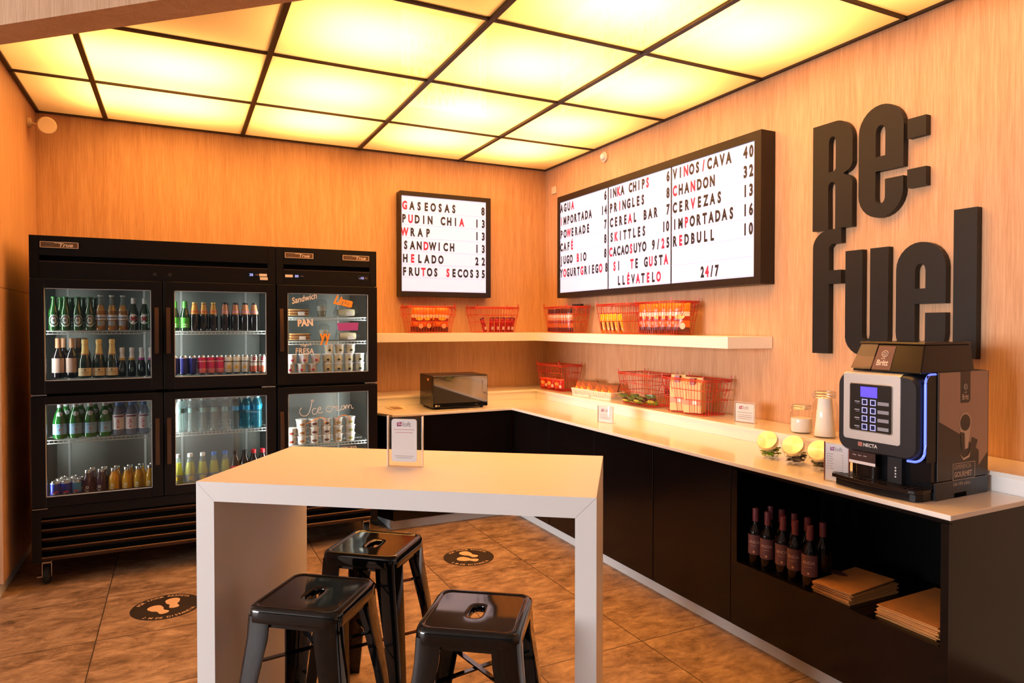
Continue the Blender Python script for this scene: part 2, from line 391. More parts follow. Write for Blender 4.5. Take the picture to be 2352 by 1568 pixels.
# luminous ceiling: opal sheets in a dark grid
def clip(poly, a, b, c):          # keep a*x+b*y >= c
    out = []
    for i in range(len(poly)):
        p, q = poly[i], poly[(i+1) % len(poly)]; dp, dq = a*p[0]+b*p[1]-c, a*q[0]+b*q[1]-c
        if dp >= 0: out.append(p)
        if dp*dq < 0:
            t = dp/(dp-dq); out.append((p[0]+t*(q[0]-p[0]), p[1]+t*(q[1]-p[1])))
    return out
GX = [LW, -0.474, 0.480, 1.430, 2.380, RW]; GY = [BW, 5.030, 4.075, 3.125, 2.185, 1.24, 0.5]
kc = -bn.x*b0.x - bn.y*b0.y
colname = ['beside the left wall', 'second column from the left wall', 'third column from the left wall', 'second column from the right wall', 'beside the right wall']
rowname = ['touching the back wall', 'in the second row', 'in the third row', 'in the fourth row', 'in the fifth row', 'in the sixth row']
gridbar = MB()
for r in range(6):
    for c in range(5):
        g = 0.012
        poly = [(GX[c]+g, GY[r+1]+g), (GX[c+1]-g, GY[r+1]+g), (GX[c+1]-g, GY[r]-g), (GX[c]+g, GY[r]-g)]
        poly = clip(poly, -bn.x, -bn.y, kc+0.01)
        if len(poly) < 3: continue
        area2 = abs(sum(poly[i][0]*poly[(i+1)%len(poly)][1]-poly[(i+1)%len(poly)][0]*poly[i][1] for i in range(len(poly))))/2
        if area2 < 0.02: continue
        me = MB(); me.add([(p[0], p[1], 0) for p in poly], [list(range(len(poly)))[::-1]], M['sheet'])
        o = me.build('luminous_ceiling_panel', loc=(0, 0, CZ+0.012))
        tag(o, 'backlit yellow ceiling panel %s, %s' % (rowname[r], colname[c]), 'ceiling light', 'backlit ceiling panels')
def bar(p, q, wdt, h=0.02, z=CZ):
    p, q = Vector((*p, 0)), Vector((*q, 0)); d = (q-p).normalized(); n = Vector((-d.y, d.x, 0))*wdt/2
    gridbar.prism([((p+n).x, (p+n).y), ((q+n).x, (q+n).y), ((q-n).x, (q-n).y), ((p-n).x, (p-n).y)], z, z+h, M['bar'])
for x in GX[1:-1]: bar((x, BW), (x, bulk_y(x)), 0.030, 0.026, CZ-0.004)
for y in GY[1:-1]:
    xl = max(LW, -0.798+(4.231-y)/0.8988)
    if xl < RW: bar((xl, y), (RW, y), 0.019)
bar((LW, BW-0.008), (RW, BW-0.008), 0.016); bar((RW-0.010, BW), (RW-0.010, 0.6), 0.02); bar((LW+0.012, BW), (LW+0.012, 4.36), 0.03)
struct(gridbar.build('trim_3'))

# ------------------------------------------------------------------ counter
CT = 0.90
ct = thing('countertop', 'white stone countertop running around the corner under the snack shelf', 'countertop', (0, 0, 0))
L_top = [(1.455, 4.985), (2.468, 4.985), (2.468, 1.452), (RW-0.003, 1.452), (RW-0.003, BW-0.003), (1.318, BW-0.003), (1.318, 5.50), (1.385, 5.50)]
L_top = [(1.455, 4.985), (2.468, 4.985), (2.468, 1.452), (RW-0.003, 1.452), (RW-0.003, BW-0.003), (1.318, BW-0.003), (1.318, 5.33)]
MB().prism(L_top, CT-0.02, CT, M['stone']).build('worktop_slab', ct, bevel=0.003)
fl = MB(); fl.box(1.535, 1.650, 5.25, 5.46, CT+0.0005, CT+0.004, M['cream']); fl.box(1.555, 1.63, 5.27, 5.44, CT+0.004, CT+0.005, P('8a6844')); fl.build('cable_flap', ct)
lg = thing('raised_ledge', 'raised white ledge along the walls at the back of the countertop', 'ledge', (0, 0, 0))
MB().prism([(1.33, 5.52), (2.98, 5.52), (2.98, 1.456), (RW-0.004, 1.456), (RW-0.004, BW-0.004), (1.33, BW-0.004)], 0.967, 0.985, M['stone']).build('ledge_top', lg, bevel=0.002)
MB().prism([(1.335, 5.534), (2.994, 5.534), (2.994, 1.47), (RW-0.006, 1.47), (RW-0.006, BW-0.006), (1.335, BW-0.006)], CT+0.0005, 0.967, M['white']).build('ledge_front', lg)
sh = thing('wall_shelf', 'long white wall shelf turning the corner below the menu boards', 'shelf')
MB().prism([(1.33, 5.55), (3.0, 5.55), (3.0, 3.095), (RW-0.003, 3.03), (RW-0.003, BW-0.003), (1.33, BW-0.003)], 1.437, 1.511, M['white']).build('shelf_board', sh, bevel=0.002)
# base cabinets
FX = 2.487
def cabinet(name, label, y0, y1, doors):
    t = thing(name, label, 'cabinet', (FX, (y0+y1)/2, 0))
    MB().box(0.021, RW-FX-0.01, y0-(y0+y1)/2+0.002, y1-(y0+y1)/2-0.002, 0.082, CT-0.021, M['black']).build('carcass', t)
    n = doors; w = (y1-y0)/n
    for i in range(n):
        a = y0-(y0+y1)/2+i*w
        MB().box(0.0, 0.02, a+0.0025, a+w-0.0025, 0.082, CT-0.024, M['black']).build('door', t, bevel=0.0015)
    return t
cabinet('base_cabinet', 'black gloss base cabinet directly beside the open niche, one door', 2.538, 3.157, 1)
cabinet('base_cabinet', 'black gloss base cabinet second from the niche, two doors', 3.159, 4.388, 2)
cabinet('base_cabinet', 'black gloss base cabinet nearest the inner corner, one narrow door', 4.390, 4.985, 1)
# niche unit
NT = thing('open_niche_cabinet', 'black cabinet with open niche holding wine bottles and kraft bags', 'cabinet', (FX, 1.995, 0))
nb = MB(); Y0, Y1 = 1.468-1.995, 2.536-1.995; D = RW-FX-0.01
nb.box(0, 0.018, Y0, Y1, 0.082, 0.403, M['black']); nb.box(0, 0.018, 2.497-1.995, Y1, 0.403, 0.864, M['black']); nb.box(0, 0.018, Y0, 1.497-1.995, 0.403, 0.864, M['black'])
nb.box(0, 0.018, Y0, Y1, 0.862, CT-0.021, M['black'])
nb.build('front_frame', NT)
nb = MB(); nb.box(0.0185, 0.62, 1.497-1.995, 2.497-1.995, 0.385, 0.4025, M['black']); nb.build('niche_floor', NT)
nb = MB(); nb.box(0.0185, 0.62, 2.498-1.995, Y1-0.003, 0.09, 0.875, M['blackin']); nb.box(0.60, 0.62, Y0+0.03, Y1-0.04, 0.403, 0.875, M['blackin']); nb.box(0.0185, 0.60, Y0+0.03, Y1-0.04, 0.863, 0.877, M['blackin'])
nb.build('niche_lining', NT)
MB().box(0.0185, D, Y0, Y0+0.028, 0.082, CT-0.021, M['black']).build('end_panel', NT)
# back run under the microwave
t = thing('base_cabinet', 'black base cabinet under the microwave, beside the tall cooler', 'cabinet', (1.97, 5.0, 0))
MB().prism([(-0.51, 0.021), (0.50, 0.021), (0.50, 0.90), (-0.645, 0.90), (-0.645, 0.36)], 0.082, CT-0.021, M['black']).build('carcass', t)
MB().box(-0.505, 0.0, 0.0, 0.02, 0.082, CT-0.024, M['black']).build('door', t, bevel=0.0015)
MB().box(0.003, 0.495, 0.0, 0.02, 0.082, CT-0.024, M['black']).build('door', t, bevel=0.0015)
struct(MB().box(2.535, 2.60, 1.49, 5.07, 0, 0.080, M['kick']).build('baseboard_right'))
k = MB(); k.box(1.46, 2.535, 5.06, 5.12, 0, 0.080, M['kick']); k.box(1.46, 1.50, 5.12, 5.85, 0, 0.080, M['kick'])
struct(k.build('baseboard_back'))

# ------------------------------------------------------------------ menu boards
def rows_text(s, a, b, base, pos, size=0.099):
    """s: text with * before a red character; characters centred evenly from a to b (board coordinate)"""
    chars = []; red = False
    for ch in s:
        if ch == '*': red = True; continue
        chars.append((ch, red)); red = False
    n = len(chars); cw = 0.042; words = [MB()]
    for i, (ch, rd) in enumerate(chars):
        if ch == ' ':
            if words[-1].v: words.append(MB())
            continue
        x = a+cw/2+(b-a-cw)*(i/(n-1) if n > 1 else 0)
        put_text(words[-1], ch, M['red'] if rd else M['ink'], pos(x, base), size=size, sx=0.64, bold=0.0046, align='CENTER')
    return words
def light_box(name, label, T_root, Wd, Hh, depth, screen, rows, pitch, base0, dividers=()):
    t = thing(name, label, 'menu board', T_root[0], T_root[1])
    s0, s1, z0, z1 = screen
    f = MB(); d = depth
    f.box(0, Wd, -0.003, 0.02-0.003-0.02, 0, Hh, M['frame']) if False else None
    f.box(0, s0, -d, 0, 0, Hh, M['frame']); f.box(s1, Wd, -d, 0, 0, Hh, M['frame']); f.box(s0, s1, -d, 0, z1, Hh, M['frame']); f.box(s0, s1, -d, 0, 0, z0, M['frame'])
    f.build('frame', t, bevel=0.0)
    MB().box(s0, s1, -d+0.012, -d+0.02, z0, z1, M['screen']).build('lit_screen', t)
    rl = MB(); k = 0
    zz = base0-0.018
    while zz > z0:
        rl.box(s0, s1, -d+0.009, -d+0.0115, zz-0.003, zz+0.003, M['rail']); zz -= pitch
    rl.build('letter_rail', t)
    for x in dividers:
        MB().box(x-0.005, x+0.005, -d+0.008, -d+0.0115, z0, z1, M['ink']).build('divider', t)
    for s, a, b, r in rows:
        for kb in rows_text(s, a, b, base0-r*pitch, lambda x, z: front_T(x, -d+0.007, z)):
            kb.build('price_lettering' if s.replace('*', '').isdigit() else 'item_lettering', t)
    return t
X0, Z0 = 1.770, 1.840
R1 = []
for i, (s, a, b, p, pa) in enumerate([('*GASEOSAS', 1.792, 2.301, '8', 2.552), ('P*UDIN CHI*A', 1.784, 2.379, '13', 2.49), ('*WRAP', 1.79, 2.050, '13', 2.49), ('SAN*DWICH', 1.80, 2.284, '13', 2.49), ('H*ELADO', 1.796, 2.174, '22', 2.49), ('FRU*TOS *SECOS', 1.788, 2.478, '35', 2.495)]):
    R1.append((s, a-X0, b-X0, i)); R1.append((p, pa-X0, 2.597-X0, i))
light_box('menu_board', 'small square lit letter board on the back wall listing gaseosas and snacks', ((X0, BW, Z0), 0), 0.88, 0.935, 0.12, (0.012, 0.834, 0.045, 0.895), R1, 0.1175, 2.615-Z0)
Y0b, Z0b = 5.482, 1.835
R2 = []
def r2(s, ya, yb, row): R2.append((s, Y0b-ya, Y0b-yb, row))
for i, (s, b, p, pa) in enumerate([('AGU*A', 5.201, '6', 4.722), ('*IMPORTADA', 4.91, '14', 4.765), ('PO*WERADE', 4.945, '7', 4.722), ('CAF*É', 5.211, '8', 4.722), ('JUGO *BIO', 4.997, '8', 4.722), ('Y*OGURT*GRIEG*O', 4.748, '8', 4.706)]):
    r2(s, 5.438, b, i); r2(p, pa, 4.676 if len(p) > 1 else pa-0.036, i)
for i, (s, a, b, p, pa) in enumerate([('IN*KA CHIP*S', 4.642, 4.118, '6', 3.921), ('PR*INGLES', 4.639, 4.175, '8', 3.921), ('CERE*AL BAR', 4.633, 4.021, '7', 3.921), ('S*KITTLES', 4.630, 4.161, '10', 3.967), ('*CACAO*SUYO 9/*25', 4.642, 3.878, '', 0), ('*SI  *TE G*UST*A', 4.589, 3.899, '', 0), ('LL*ÉV*AT*EL*O', 4.526, 3.983, '', 0)]):
    r2(s, a, b, i)
    if p: r2(p, pa, 3.882 if len(p) > 1 else pa-0.036, i)
for i, (s, b, p) in enumerate([('VI*NOS*/CAVA', 3.277, '40'), ('*CHA*NDON', 3.425, '32'), ('CER*VEZAS', 3.36, '13'), ('IM*PORTADAS', 3.251, '16'), ('R*EDBULL', 3.425, '10')]):
    r2(s, 3.845, b, i); r2(p, 3.175, 3.085, i)
r2('2*4/7', 3.559, 3.381, 6)
light_box('menu_board', 'long lit letter board on the right wall with three price columns', ((RW, Y0b, Z0b), -PI/2), 2.462, 0.94, 0.12, (0.036, 2.408, 0.047, 0.885), R2, 0.1200, 2.629-Z0b, (Y0b-4.662, Y0b-3.865))

# ------------------------------------------------------------------ big wall letters (board coordinate s = 2.8 - y, facing -x)
def outline(pts, r=0.0): return pts
def arc(cx, cy, rx, ry, a0, a1, n=10):
    return [(cx+rx*math.cos(math.radians(a0+(a1-a0)*i/n)), cy+ry*math.sin(math.radians(a0+(a1-a0)*i/n))) for i in range(n+1)]
def bridge(outer, hole):
    """polygon with one hole as one ring: outer then hole joined at the closest pair"""
    best = min(((Vector(o)-Vector(h)).length, i, j) for i, o in enumerate(outer) for j, h in enumerate(hole))
    i, j = best[1], best[2]
    return outer[:i+1]+hole[j:]+hole[:j+1]+outer[i:]
def big_letter(name, label, polys, hole=None):
    mb = MB()
    import bmesh
    for p in polys:
        if hole is None:
            mb.prism(p, 0, 0.036, M['letter'], T=right_T(RW-0.003, 2.8, 0))
        else:
            # ring with a hole: faces from triangulated bridge polygon, sides for both loops
            ring = p
            from mathutils.geometry import tessellate_polygon
            pts = [Vector((a, b, 0)) for a, b in ring]; hp = [Vector((a, b, 0)) for a, b in hole]
            tri = tessellate_polygon([pts, hp]); allp = ring+hole; n, m_ = len(ring), len(hole); N = n+m_
            vs = [(a, b, 0) for a, b in allp]+[(a, b, 0.036) for a, b in allp]
            def ori(t):
                a, b, c = (allp[k] for k in t); return (b[0]-a[0])*(c[1]-a[1])-(b[1]-a[1])*(c[0]-a[0])
            fs = []
            for t in tri:
                t = list(t) if ori(t) > 0 else list(t)[::-1]
                fs.append([k+N for k in t]); fs.append(t[::-1])
            def sgn(l): return sum(l[i][0]*l[(i+1)%len(l)][1]-l[(i+1)%len(l)][0]*l[i][1] for i in range(len(l)))
            for off, l, want in ((0, ring, 1), (n, hole, -1)):
                k = len(l); fw = sgn(l)*want > 0
                for i in range(k):
                    a, b = off+i, off+(i+1) % k
                    fs.append([a, b, b+N, a+N] if fw else [b, a, a+N, b+N])
            mb.add(vs, fs, M['letter'], False, right_T(RW-0.003, 2.8, 0))
    o = mb.build(name)
    o.location = (0, 0, 0)
    tag(o, label, 'wall letter', 'raised dark wall letters')
    return o
s = lambda y: 2.8-y
# R
a0, a1 = s(2.712), s(2.459)
R = [(a0, 2.117), (a0, 2.711)]+arc(a1-0.105, 2.711-0.115, 0.105, 0.115, 90, 0)+arc(a1-0.07, 2.47, 0.07, 0.055, 0, -75, 6)+arc(a1-0.07, 2.355, 0.07, 0.055, 75, 0, 6)+[(a1, 2.117), (a1-0.105, 2.117), (a1-0.105, 2.35)]+arc(a1-0.128, 2.35, 0.023, 0.03, 0, 180, 5)+[(a0+0.105, 2.117)]
Rh = [(a0+0.105, 2.435), (a0+0.105, 2.60)]+arc(a0+0.127, 2.60, 0.022, 0.032, 180, 0, 5)+[(a0+0.149, 2.45), (a0+0.140, 2.437)]
big_letter('wall_letter', 'dark raised capital R at the start of the wall lettering', [R], Rh)
def e_shape(x0, x1, zb, zt, zgap0, zgap1, st=0.098):
    rx = (x1-x0)/2; c = (x0+x1)/2; ry = 0.13
    out = [(x1, zgap1)]+[(x1, zt-ry)]+arc(c, zt-ry, rx, ry, 0, 180, 14)+arc(c, zb+ry, rx, ry, 180, 360, 14)+[(x1, zgap0), (x1-st, zgap0), (x1-st, zb+0.10)]+arc((x0+x1)/2, zb+0.10, (x1-x0)/2-st, 0.03, 0, -180, 6)+[(x0+st, zgap1)]
    hole = [(x0+st, zgap1+0.075), (x0+st, zt-0.14)]+arc(c, zt-0.14, (x1-x0)/2-st, 0.035, 180, 0, 6)+[(x1-st, zgap1+0.075)]
    return out, hole
o_, h_ = e_shape(s(2.422), s(2.173), 2.141, 2.724, 2.335, 2.382)
big_letter('wall_letter', 'dark raised letter e in the upper word of the wall lettering', [o_], h_)
big_letter('wall_letter', 'upper dark square of the colon in the wall lettering', [[(s(2.153), 2.512), (s(2.060), 2.512), (s(2.060), 2.608), (s(2.153), 2.608)]])
big_letter('wall_letter', 'lower dark square of the colon in the wall lettering', [[(s(2.153), 2.266), (s(2.058), 2.266), (s(2.058), 2.358), (s(2.153), 2.358)]])
a0, a1 = s(2.708), s(2.524)
big_letter('wall_letter', 'dark raised letter f starting the lower word on the wall', [[(a0, 1.422)]+[(a0, 2.02)]+arc(a0+0.11, 2.02, 0.11, 0.096, 180, 90, 8)+[(a1, 2.116), (a1, 2.035), (a0+0.125, 2.035)]+[(a0+0.107, 2.015), (a0+0.107, 1.887), (a1, 1.887), (a1, 1.812), (a0+0.107, 1.812), (a0+0.107, 1.422)]])
a0, a1 = s(2.497), s(2.248)
big_letter('wall_letter', 'dark raised letter u in the lower word on the wall', [[(a0, 1.985), (a0, 1.51)]+arc((a0+a1)/2, 1.52, (a1-a0)/2, 0.105, 180, 360, 12)+[(a1, 1.985), (a1-0.102, 1.985), (a1-0.102, 1.53)]+arc((a0+a1)/2, 1.53, 0.022, 0.03, 0, -180, 5)+[(a0+0.102, 1.985)]])
o_, h_ = e_shape(s(2.206), s(1.958), 1.415, 1.990, 1.642, 1.686)
big_letter('wall_letter', 'dark raised letter e between u and l in the lower word', [o_], h_)
big_letter('wall_letter', 'tall dark raised letter l ending the lower word on the wall', [[(s(1.924), 1.425), (s(1.820), 1.425), (s(1.820), 2.122), (s(1.924), 2.122)]])

# small devices on the walls
t = thing('wall_sensor', 'cream cylindrical sensor on a swivel bracket high on the left wall', 'sensor', (LW, 5.66, 2.975))
mb = MB(); mb.lathe([(0, 0), (0.035, 0), (0.035, 0.015), (0.02, 0.02), (0, 0.02)], M['cream'], 16, T=Matrix.Rotation(PI/2, 4, 'Y')); mb.build('wall_plate', t)
mb = MB(); mb.tube([(0.018, 0, 0), (0.05, -0.01, -0.01), (0.075, -0.03, -0.02)], 0.010, M['cream'], 8); mb.build('swivel_arm', t)
mb = MB(); mb.lathe([(0, 0), (0.045, 0), (0.052, 0.008), (0.058, 0.14), (0.052, 0.15), (0, 0.147)], M['cream'], 24, T=Matrix.Translation((0.09, 0.05, 0.0)) @ Matrix.Rotation(math.radians(101), 4, 'X') @ Matrix.Rotation(math.radians(12), 4, 'Y')); mb.build('sensor_barrel', t)
t = thing('wall_detector', 'small round white dome detector above the long menu board', 'detector', (RW, 4.871, 3.03))
Tn = Matrix.Rotation(-PI/2, 4, 'Y')
MB().lathe([(0, 0.001), (0.045, 0.001), (0.045, 0.014), (0.038, 0.018), (0, 0.018)], M['cream'], 20, T=Tn).build('ring', t)
MB().lathe([(0.03, 0.018), (0.028, 0.032), (0.018, 0.042), (0, 0.046)], M['paper'], 20, T=Tn).build('dome', t)
o = MB().box(-0.012, -0.001, -0.045, 0.045, -0.035, 0.035, M['cream']).build('wall_switch', loc=(RW, 5.74, 2.90), bevel=0.004)
tag(o, 'small cream square plate on the right wall beside the corner', 'wall plate')

# ------------------------------------------------------------------ coolers
FY = 4.86
def cooler(label, x0, x1, cols, shelves, badges, displays, lockx):
    t = thing('display_cooler', label, 'cooler', (x0, FY, 0))
    Wd = x1-x0; B = 0.74; C = M['cooler']
    c = MB()
    c.box(0, 0.028, 0.045, B, 0.155, 2.118, C); c.box(Wd-0.028, Wd, 0.045, B, 0.155, 2.118, C); c.box(0.028, Wd-0.028, B-0.03, B, 0.155, 2.118, C)
    c.box(0.028, Wd-0.028, 0.045, B-0.03, 2.09, 2.118, C); c.box(0.028, Wd-0.028, 0.05, B-0.03, 0.155, 0.44, C)
    c.box(0.028, Wd-0.028, 0.045, 0.075, 1.86, 2.09, C)
    c.box(0.028, Wd-0.028, 0.046, 0.11, 1.13, 1.20, C)
    for i in range(1, len(cols)): c.box(cols[i][0]-0.045, cols[i][0]+0.02, 0.046, 0.10, 0.44, 1.86, C)
    c.build('cabinet', t)
    l = MB(); A = M['alu']
    l.box(0.029, 0.034, 0.10, B-0.035, 0.48, 1.858, A); l.box(Wd-0.034, Wd-0.029, 0.10, B-0.035, 0.48, 1.858, A); l.box(0.034, Wd-0.034, B-0.036, B-0.031, 0.48, 1.858, A)
    l.box(0.034, Wd-0.034, 0.08, B-0.036, 1.85, 1.858, A); l.box(0.034, Wd-0.034, 0.08, B-0.036, 0.475, 0.485, A)
    for i in range(len(cols)):
        for dx in (0.10, (cols[i][1]-cols[i][0])-0.14):
            l.box(cols[i][0]+dx, cols[i][0]+dx+0.014, B-0.044, B-0.036, 0.49, 1.84, M['wire'])
    l.build('liner', t)
    # header
    h = MB(); h.box(0, Wd, 0.0, 0.044, 2.001, 2.118, C); h.box(0, Wd, 0.0, 0.044, 1.862, 1.967, C); h.box(0, 0.05, 0.0, 0.044, 1.967, 2.001, C); h.box(Wd-0.05, Wd, 0.0, 0.044, 1.967, 2.001, C)
    h.box(0.05, Wd-0.05, 0.025, 0.044, 1.967, 2.001, M['coolerslot']); h.box(0.049, Wd-0.049, -0.0015, 0.01, 1.962, 1.9665, P('3a2a20'))
    h.box(0.048, 0.0495, -0.001, 0.01, 1.87, 2.11, M['coolerslot']); h.box(Wd-0.0495, Wd-0.048, -0.001, 0.01, 1.87, 2.11, M['coolerslot'])
    h.build('header_panel', t)
    for bx, bw in badges:
        b = MB(); b.box(bx, bx+bw, -0.004, 0.0, 2.046, 2.082, M['badge'])
        b.box(bx, bx+bw, -0.006, -0.004, 2.0795, 2.082, M['gold']); b.box(bx, bx+bw, -0.006, -0.004, 2.046, 2.0485, M['gold']); b.box(bx, bx+0.003, -0.006, -0.004, 2.046, 2.082, M['gold']); b.box(bx+bw-0.003, bx+bw, -0.006, -0.004, 2.046, 2.082, M['gold'])
        bo = b.build('badge', t)
        tx = MB(); put_text(tx, 'True', M['gold'], front_T(bx+bw*0.47, -0.0065, 2.054), size=0.030, sx=1.25, bold=0.0007, shear=0.25)
        tx.box(bx+bw*0.36, bx+bw*0.55, -0.0062, -0.0058, 2.0735, 2.076, M['gold']); tx.box(bx+bw*0.1, bx+bw*0.34, -0.0062, -0.0058, 2.0555, 2.057, M['grey']); tx.box(bx+bw*0.1, bx+bw*0.34, -0.0062, -0.0058, 2.070, 2.0715, M['grey'])
        tx.build('badge_lettering', bo)
    for kind, dx in displays:
        if kind == 'd':
            d = MB(); d.box(dx, dx+0.075, -0.003, 0.0, 1.905, 1.938, M['gpanel']); do = d.build('temperature_display', t)
            e = MB(); put_text(e, '38' if Wd > 1 else ('00' if dx < 0.3 else '-10'), M['led'], front_T(dx+0.012, -0.0035, 1.913), size=0.024, bold=0.0004)
            e.box(dx+0.05, dx+0.07, -0.0036, -0.0032, 1.92, 1.923, P('b06a50')); e.build('digits', do)
        else:
            d = MB(); d.box(dx, dx+0.05, -0.002, 0.0, 1.912, 1.93, M['cream'])
            if kind == 's2': d.box(dx+0.005, dx+0.055, -0.002, 0.0, 1.888, 1.907, M['cream'])
            d.build('sticker', t)
    for lx in lockx:
        MB().lathe([(0.012, 0), (0.012, 0.004), (0.008, 0.005), (0, 0.003)], M['steel'] if False else P('2a2422', 0.25), 14, T=Matrix.Translation((lx, 0, 1.903)) @ Matrix.Rotation(PI/2, 4, 'X')).build('lock', t)
    # doors
    for i, (c0, c1) in enumerate(cols):
        g0, g1 = cols_glass[(round(x0+c0, 2))]
        g0 -= x0; g1 -= x0
        for zb, zt, gb, gt in ((1.172, 1.857, 1.247, 1.803), (0.492, 1.152, 0.550, 1.107)):
            d = MB()
            d.box(c0+0.003, g0, -0.028, 0.042, zb, zt, C); d.box(g1, c1-0.003, -0.028, 0.042, zb, zt, C); d.box(g0, g1, -0.028, 0.042, gt, zt, C); d.box(g0, g1, -0.028, 0.042, zb, gb, C)
            dob = d.build('door', t, bevel=0.002)
            MB().box(g0-0.002, g1+0.002, -0.016, -0.012, gb-0.002, gt+0.002, M['dglass']).build('glass_pane', dob)
            gk = MB(); e = 0.004
            for q in ((g0, g0+e, gb, gt), (g1-e, g1, gb, gt), (g0, g1, gt-e, gt), (g0, g1, gb, gb+e)): gk.box(q[0], q[1], -0.022, -0.011, q[2], q[3], M['wire'])
            gk.build('gasket_trim', dob)
            hx0 = (c1-0.048) if (i == 0 and len(cols) == 2) else (c0+0.018)
            ht = zt-0.155; hd = MB()
            n = 10; hl = 0.30
            pass
            prof = [(-0.026, 0.0), (-0.031, 0.02), (-0.040, 0.055), (-0.050, 0.10), (-0.056, 0.15), (-0.058, 0.22), (-0.057, hl)]
            vs = [(hx0+0.001, yy, ht-zz) for yy, zz in prof]+[(hx0+0.025, yy, ht-zz) for yy, zz in prof]+[(hx0+0.001, -0.03, ht-hl), (hx0+0.025, -0.03, ht-hl)]; n = len(prof)
            hd.add(vs, [(k, n+k, n+k+1, k+1) for k in range(n-1)], M['handle'], True)
            hd.add(vs, [list(range(n))+[2*n], (list(range(n, 2*n))+[2*n+1])[::-1], (n-1, 2*n-1, 2*n+1, 2*n)], M['handle'])
            hd.build('handle', dob)
            hs = (c0+0.008, c0+0.085) if (i == 0 and len(cols) == 2) else (c1-0.095, c1-0.008)
            MB().box(hs[0], hs[1], -0.03, 0.02, zb-0.012 if zb > 1 else zb-0.010, zb-0.005 if zb > 1 else zb-0.006, M['steel']).build('hinge', dob)
    # louvred grille
    g = MB(); g.box(0.0, 0.048, -0.01, 0.045, 0.155, 0.484, C); g.box(Wd-0.048, Wd, -0.01, 0.045, 0.155, 0.484, C); g.box(0.048, Wd-0.048, -0.01, 0.045, 0.425, 0.484, C); g.box(0.048, Wd-0.048, 0.02, 0.045, 0.155, 0.425, M['coolerslot'])
    go = g.build('base_grille', t)
    for zc in (0.398, 0.342, 0.286, 0.230, 0.174):
        sl = MB()
        prof = [(0.018, -0.018), (-0.010, 0.006), (-0.012, 0.011), (-0.008, 0.014), (0.0, 0.013), (0.020, -0.004)]
        vs = [(0.049, p[0], zc+p[1]) for p in prof]+[(Wd-0.049, p[0], zc+p[1]) for p in prof]; n = len(prof)
        sl.add(vs, [(i, (i+1) % n, n+(i+1) % n, n+i) for i in range(n)]+[list(range(n))[::-1], list(range(n, 2*n))], M['louver'])
        sl.build('louvre_slat', go)
    # casters
    for cx, cy in ((0.062, 0.09), (Wd-0.062, 0.09), (0.062, B-0.09), (Wd-0.062, B-0.09)):
        k = MB(); k.box(cx-0.04, cx+0.04, cy-0.045, cy+0.045, 0.150, 0.156, M['steel']); k.box(cx-0.026, cx-0.022, cy-0.02, cy+0.03, 0.045, 0.150, M['steel']); k.box(cx+0.022, cx+0.026, cy-0.02, cy+0.03, 0.045, 0.150, M['steel']); k.box(cx-0.026, cx+0.026, cy-0.02, cy+0.03, 0.128, 0.135, M['steel'])
        k.box(cx-0.05, cx-0.026, cy-0.035, cy-0.01, 0.05, 0.056, M['steel'])
        ko = k.build('caster', t)
        MB().lathe([(0, -0.018), (0.048, -0.018), (0.056, -0.012), (0.056, 0.012), (0.048, 0.018), (0, 0.018)], M['rubber'], 20, T=Matrix.Translation((cx, cy, 0.0565)) @ Matrix.Rotation(PI/2, 4, 'Y')).build('wheel', ko)
    # wire shelves
    for c0, c1, z, yf in shelves:
        w = MB()
        for zz in (z-0.003, z-0.022): w.tube([(c0, yf, zz), (c1, yf, zz)], 0.003, M['wire'], 6)
        n = int((c1-c0)/0.024)
        for k in range(n+1):
            xx = c0+(c1-c0)*k/n
            w.tube([(xx, yf, z-0.022), (xx, yf, z-0.004), (xx, B-0.05, z-0.004)], 0.0022, M['wire'], 4)
        for yy in (0.3, 0.5, B-0.05): w.tube([(c0, yy, z-0.008), (c1, yy, z-0.008)], 0.003, M['wire'], 5)
        w.build('wire_shelf', t)
    return t
M['handle'] = mat('dark bronze handle', (0.10, 0.055, 0.03), 0.30, metal=0.7)
M['louver'] = mat('dark louvre metal', (0.16, 0.10, 0.07), 0.30, metal=0.8)
cols_glass = {-0.79: (-0.715, -0.152), -0.09: (-0.021, 0.537), 0.60: (0.675, 1.234)}
xa, xb, xc, xd = -0.790, 0.600, 0.604, 1.302
cooler('wide black two-column glass door cooler standing beside the left wall', xa, xb, [(0, 0.704), (0.704, 1.39)],
       [(0.05, 0.70, 1.548, 0.115), (0.72, 1.36, 1.543, 0.115), (0.05, 0.70, 0.873, 0.115), (0.72, 1.36, 0.868, 0.115)],
       [(0.055, 0.195)], [('d', 1.21), ('s2', 1.285)], (0.66, 0.745))
cooler('narrow black cooler with handwritten ice cream door beside the snack shelf', xc, xd, [(0, 0.698)],
       [(0.05, 0.66, 1.640, 0.115), (0.05, 0.66, 1.466, 0.115), (0.05, 0.66, 0.727, 0.115)],
       [(0.058, 0.19), (0.453, 0.19)], [('s', 0.06), ('d', 0.112), ('d', 0.56)], ())
# lamps inside the coolers
for x0, x1 in ((-0.76, -0.11), (-0.06, 0.57), (0.64, 1.27)):
    for zc, hh in ((1.53, 0.6), (0.83, 0.58)):
        for sx, xx in ((1, x0), (-1, x1)):
            area('cooler_lamp', (xx, FY+0.085, zc), (PI/2, 0, math.radians(-38)*sx), 0.02, hh, 2.6, (1.0, 1.0, 0.94))
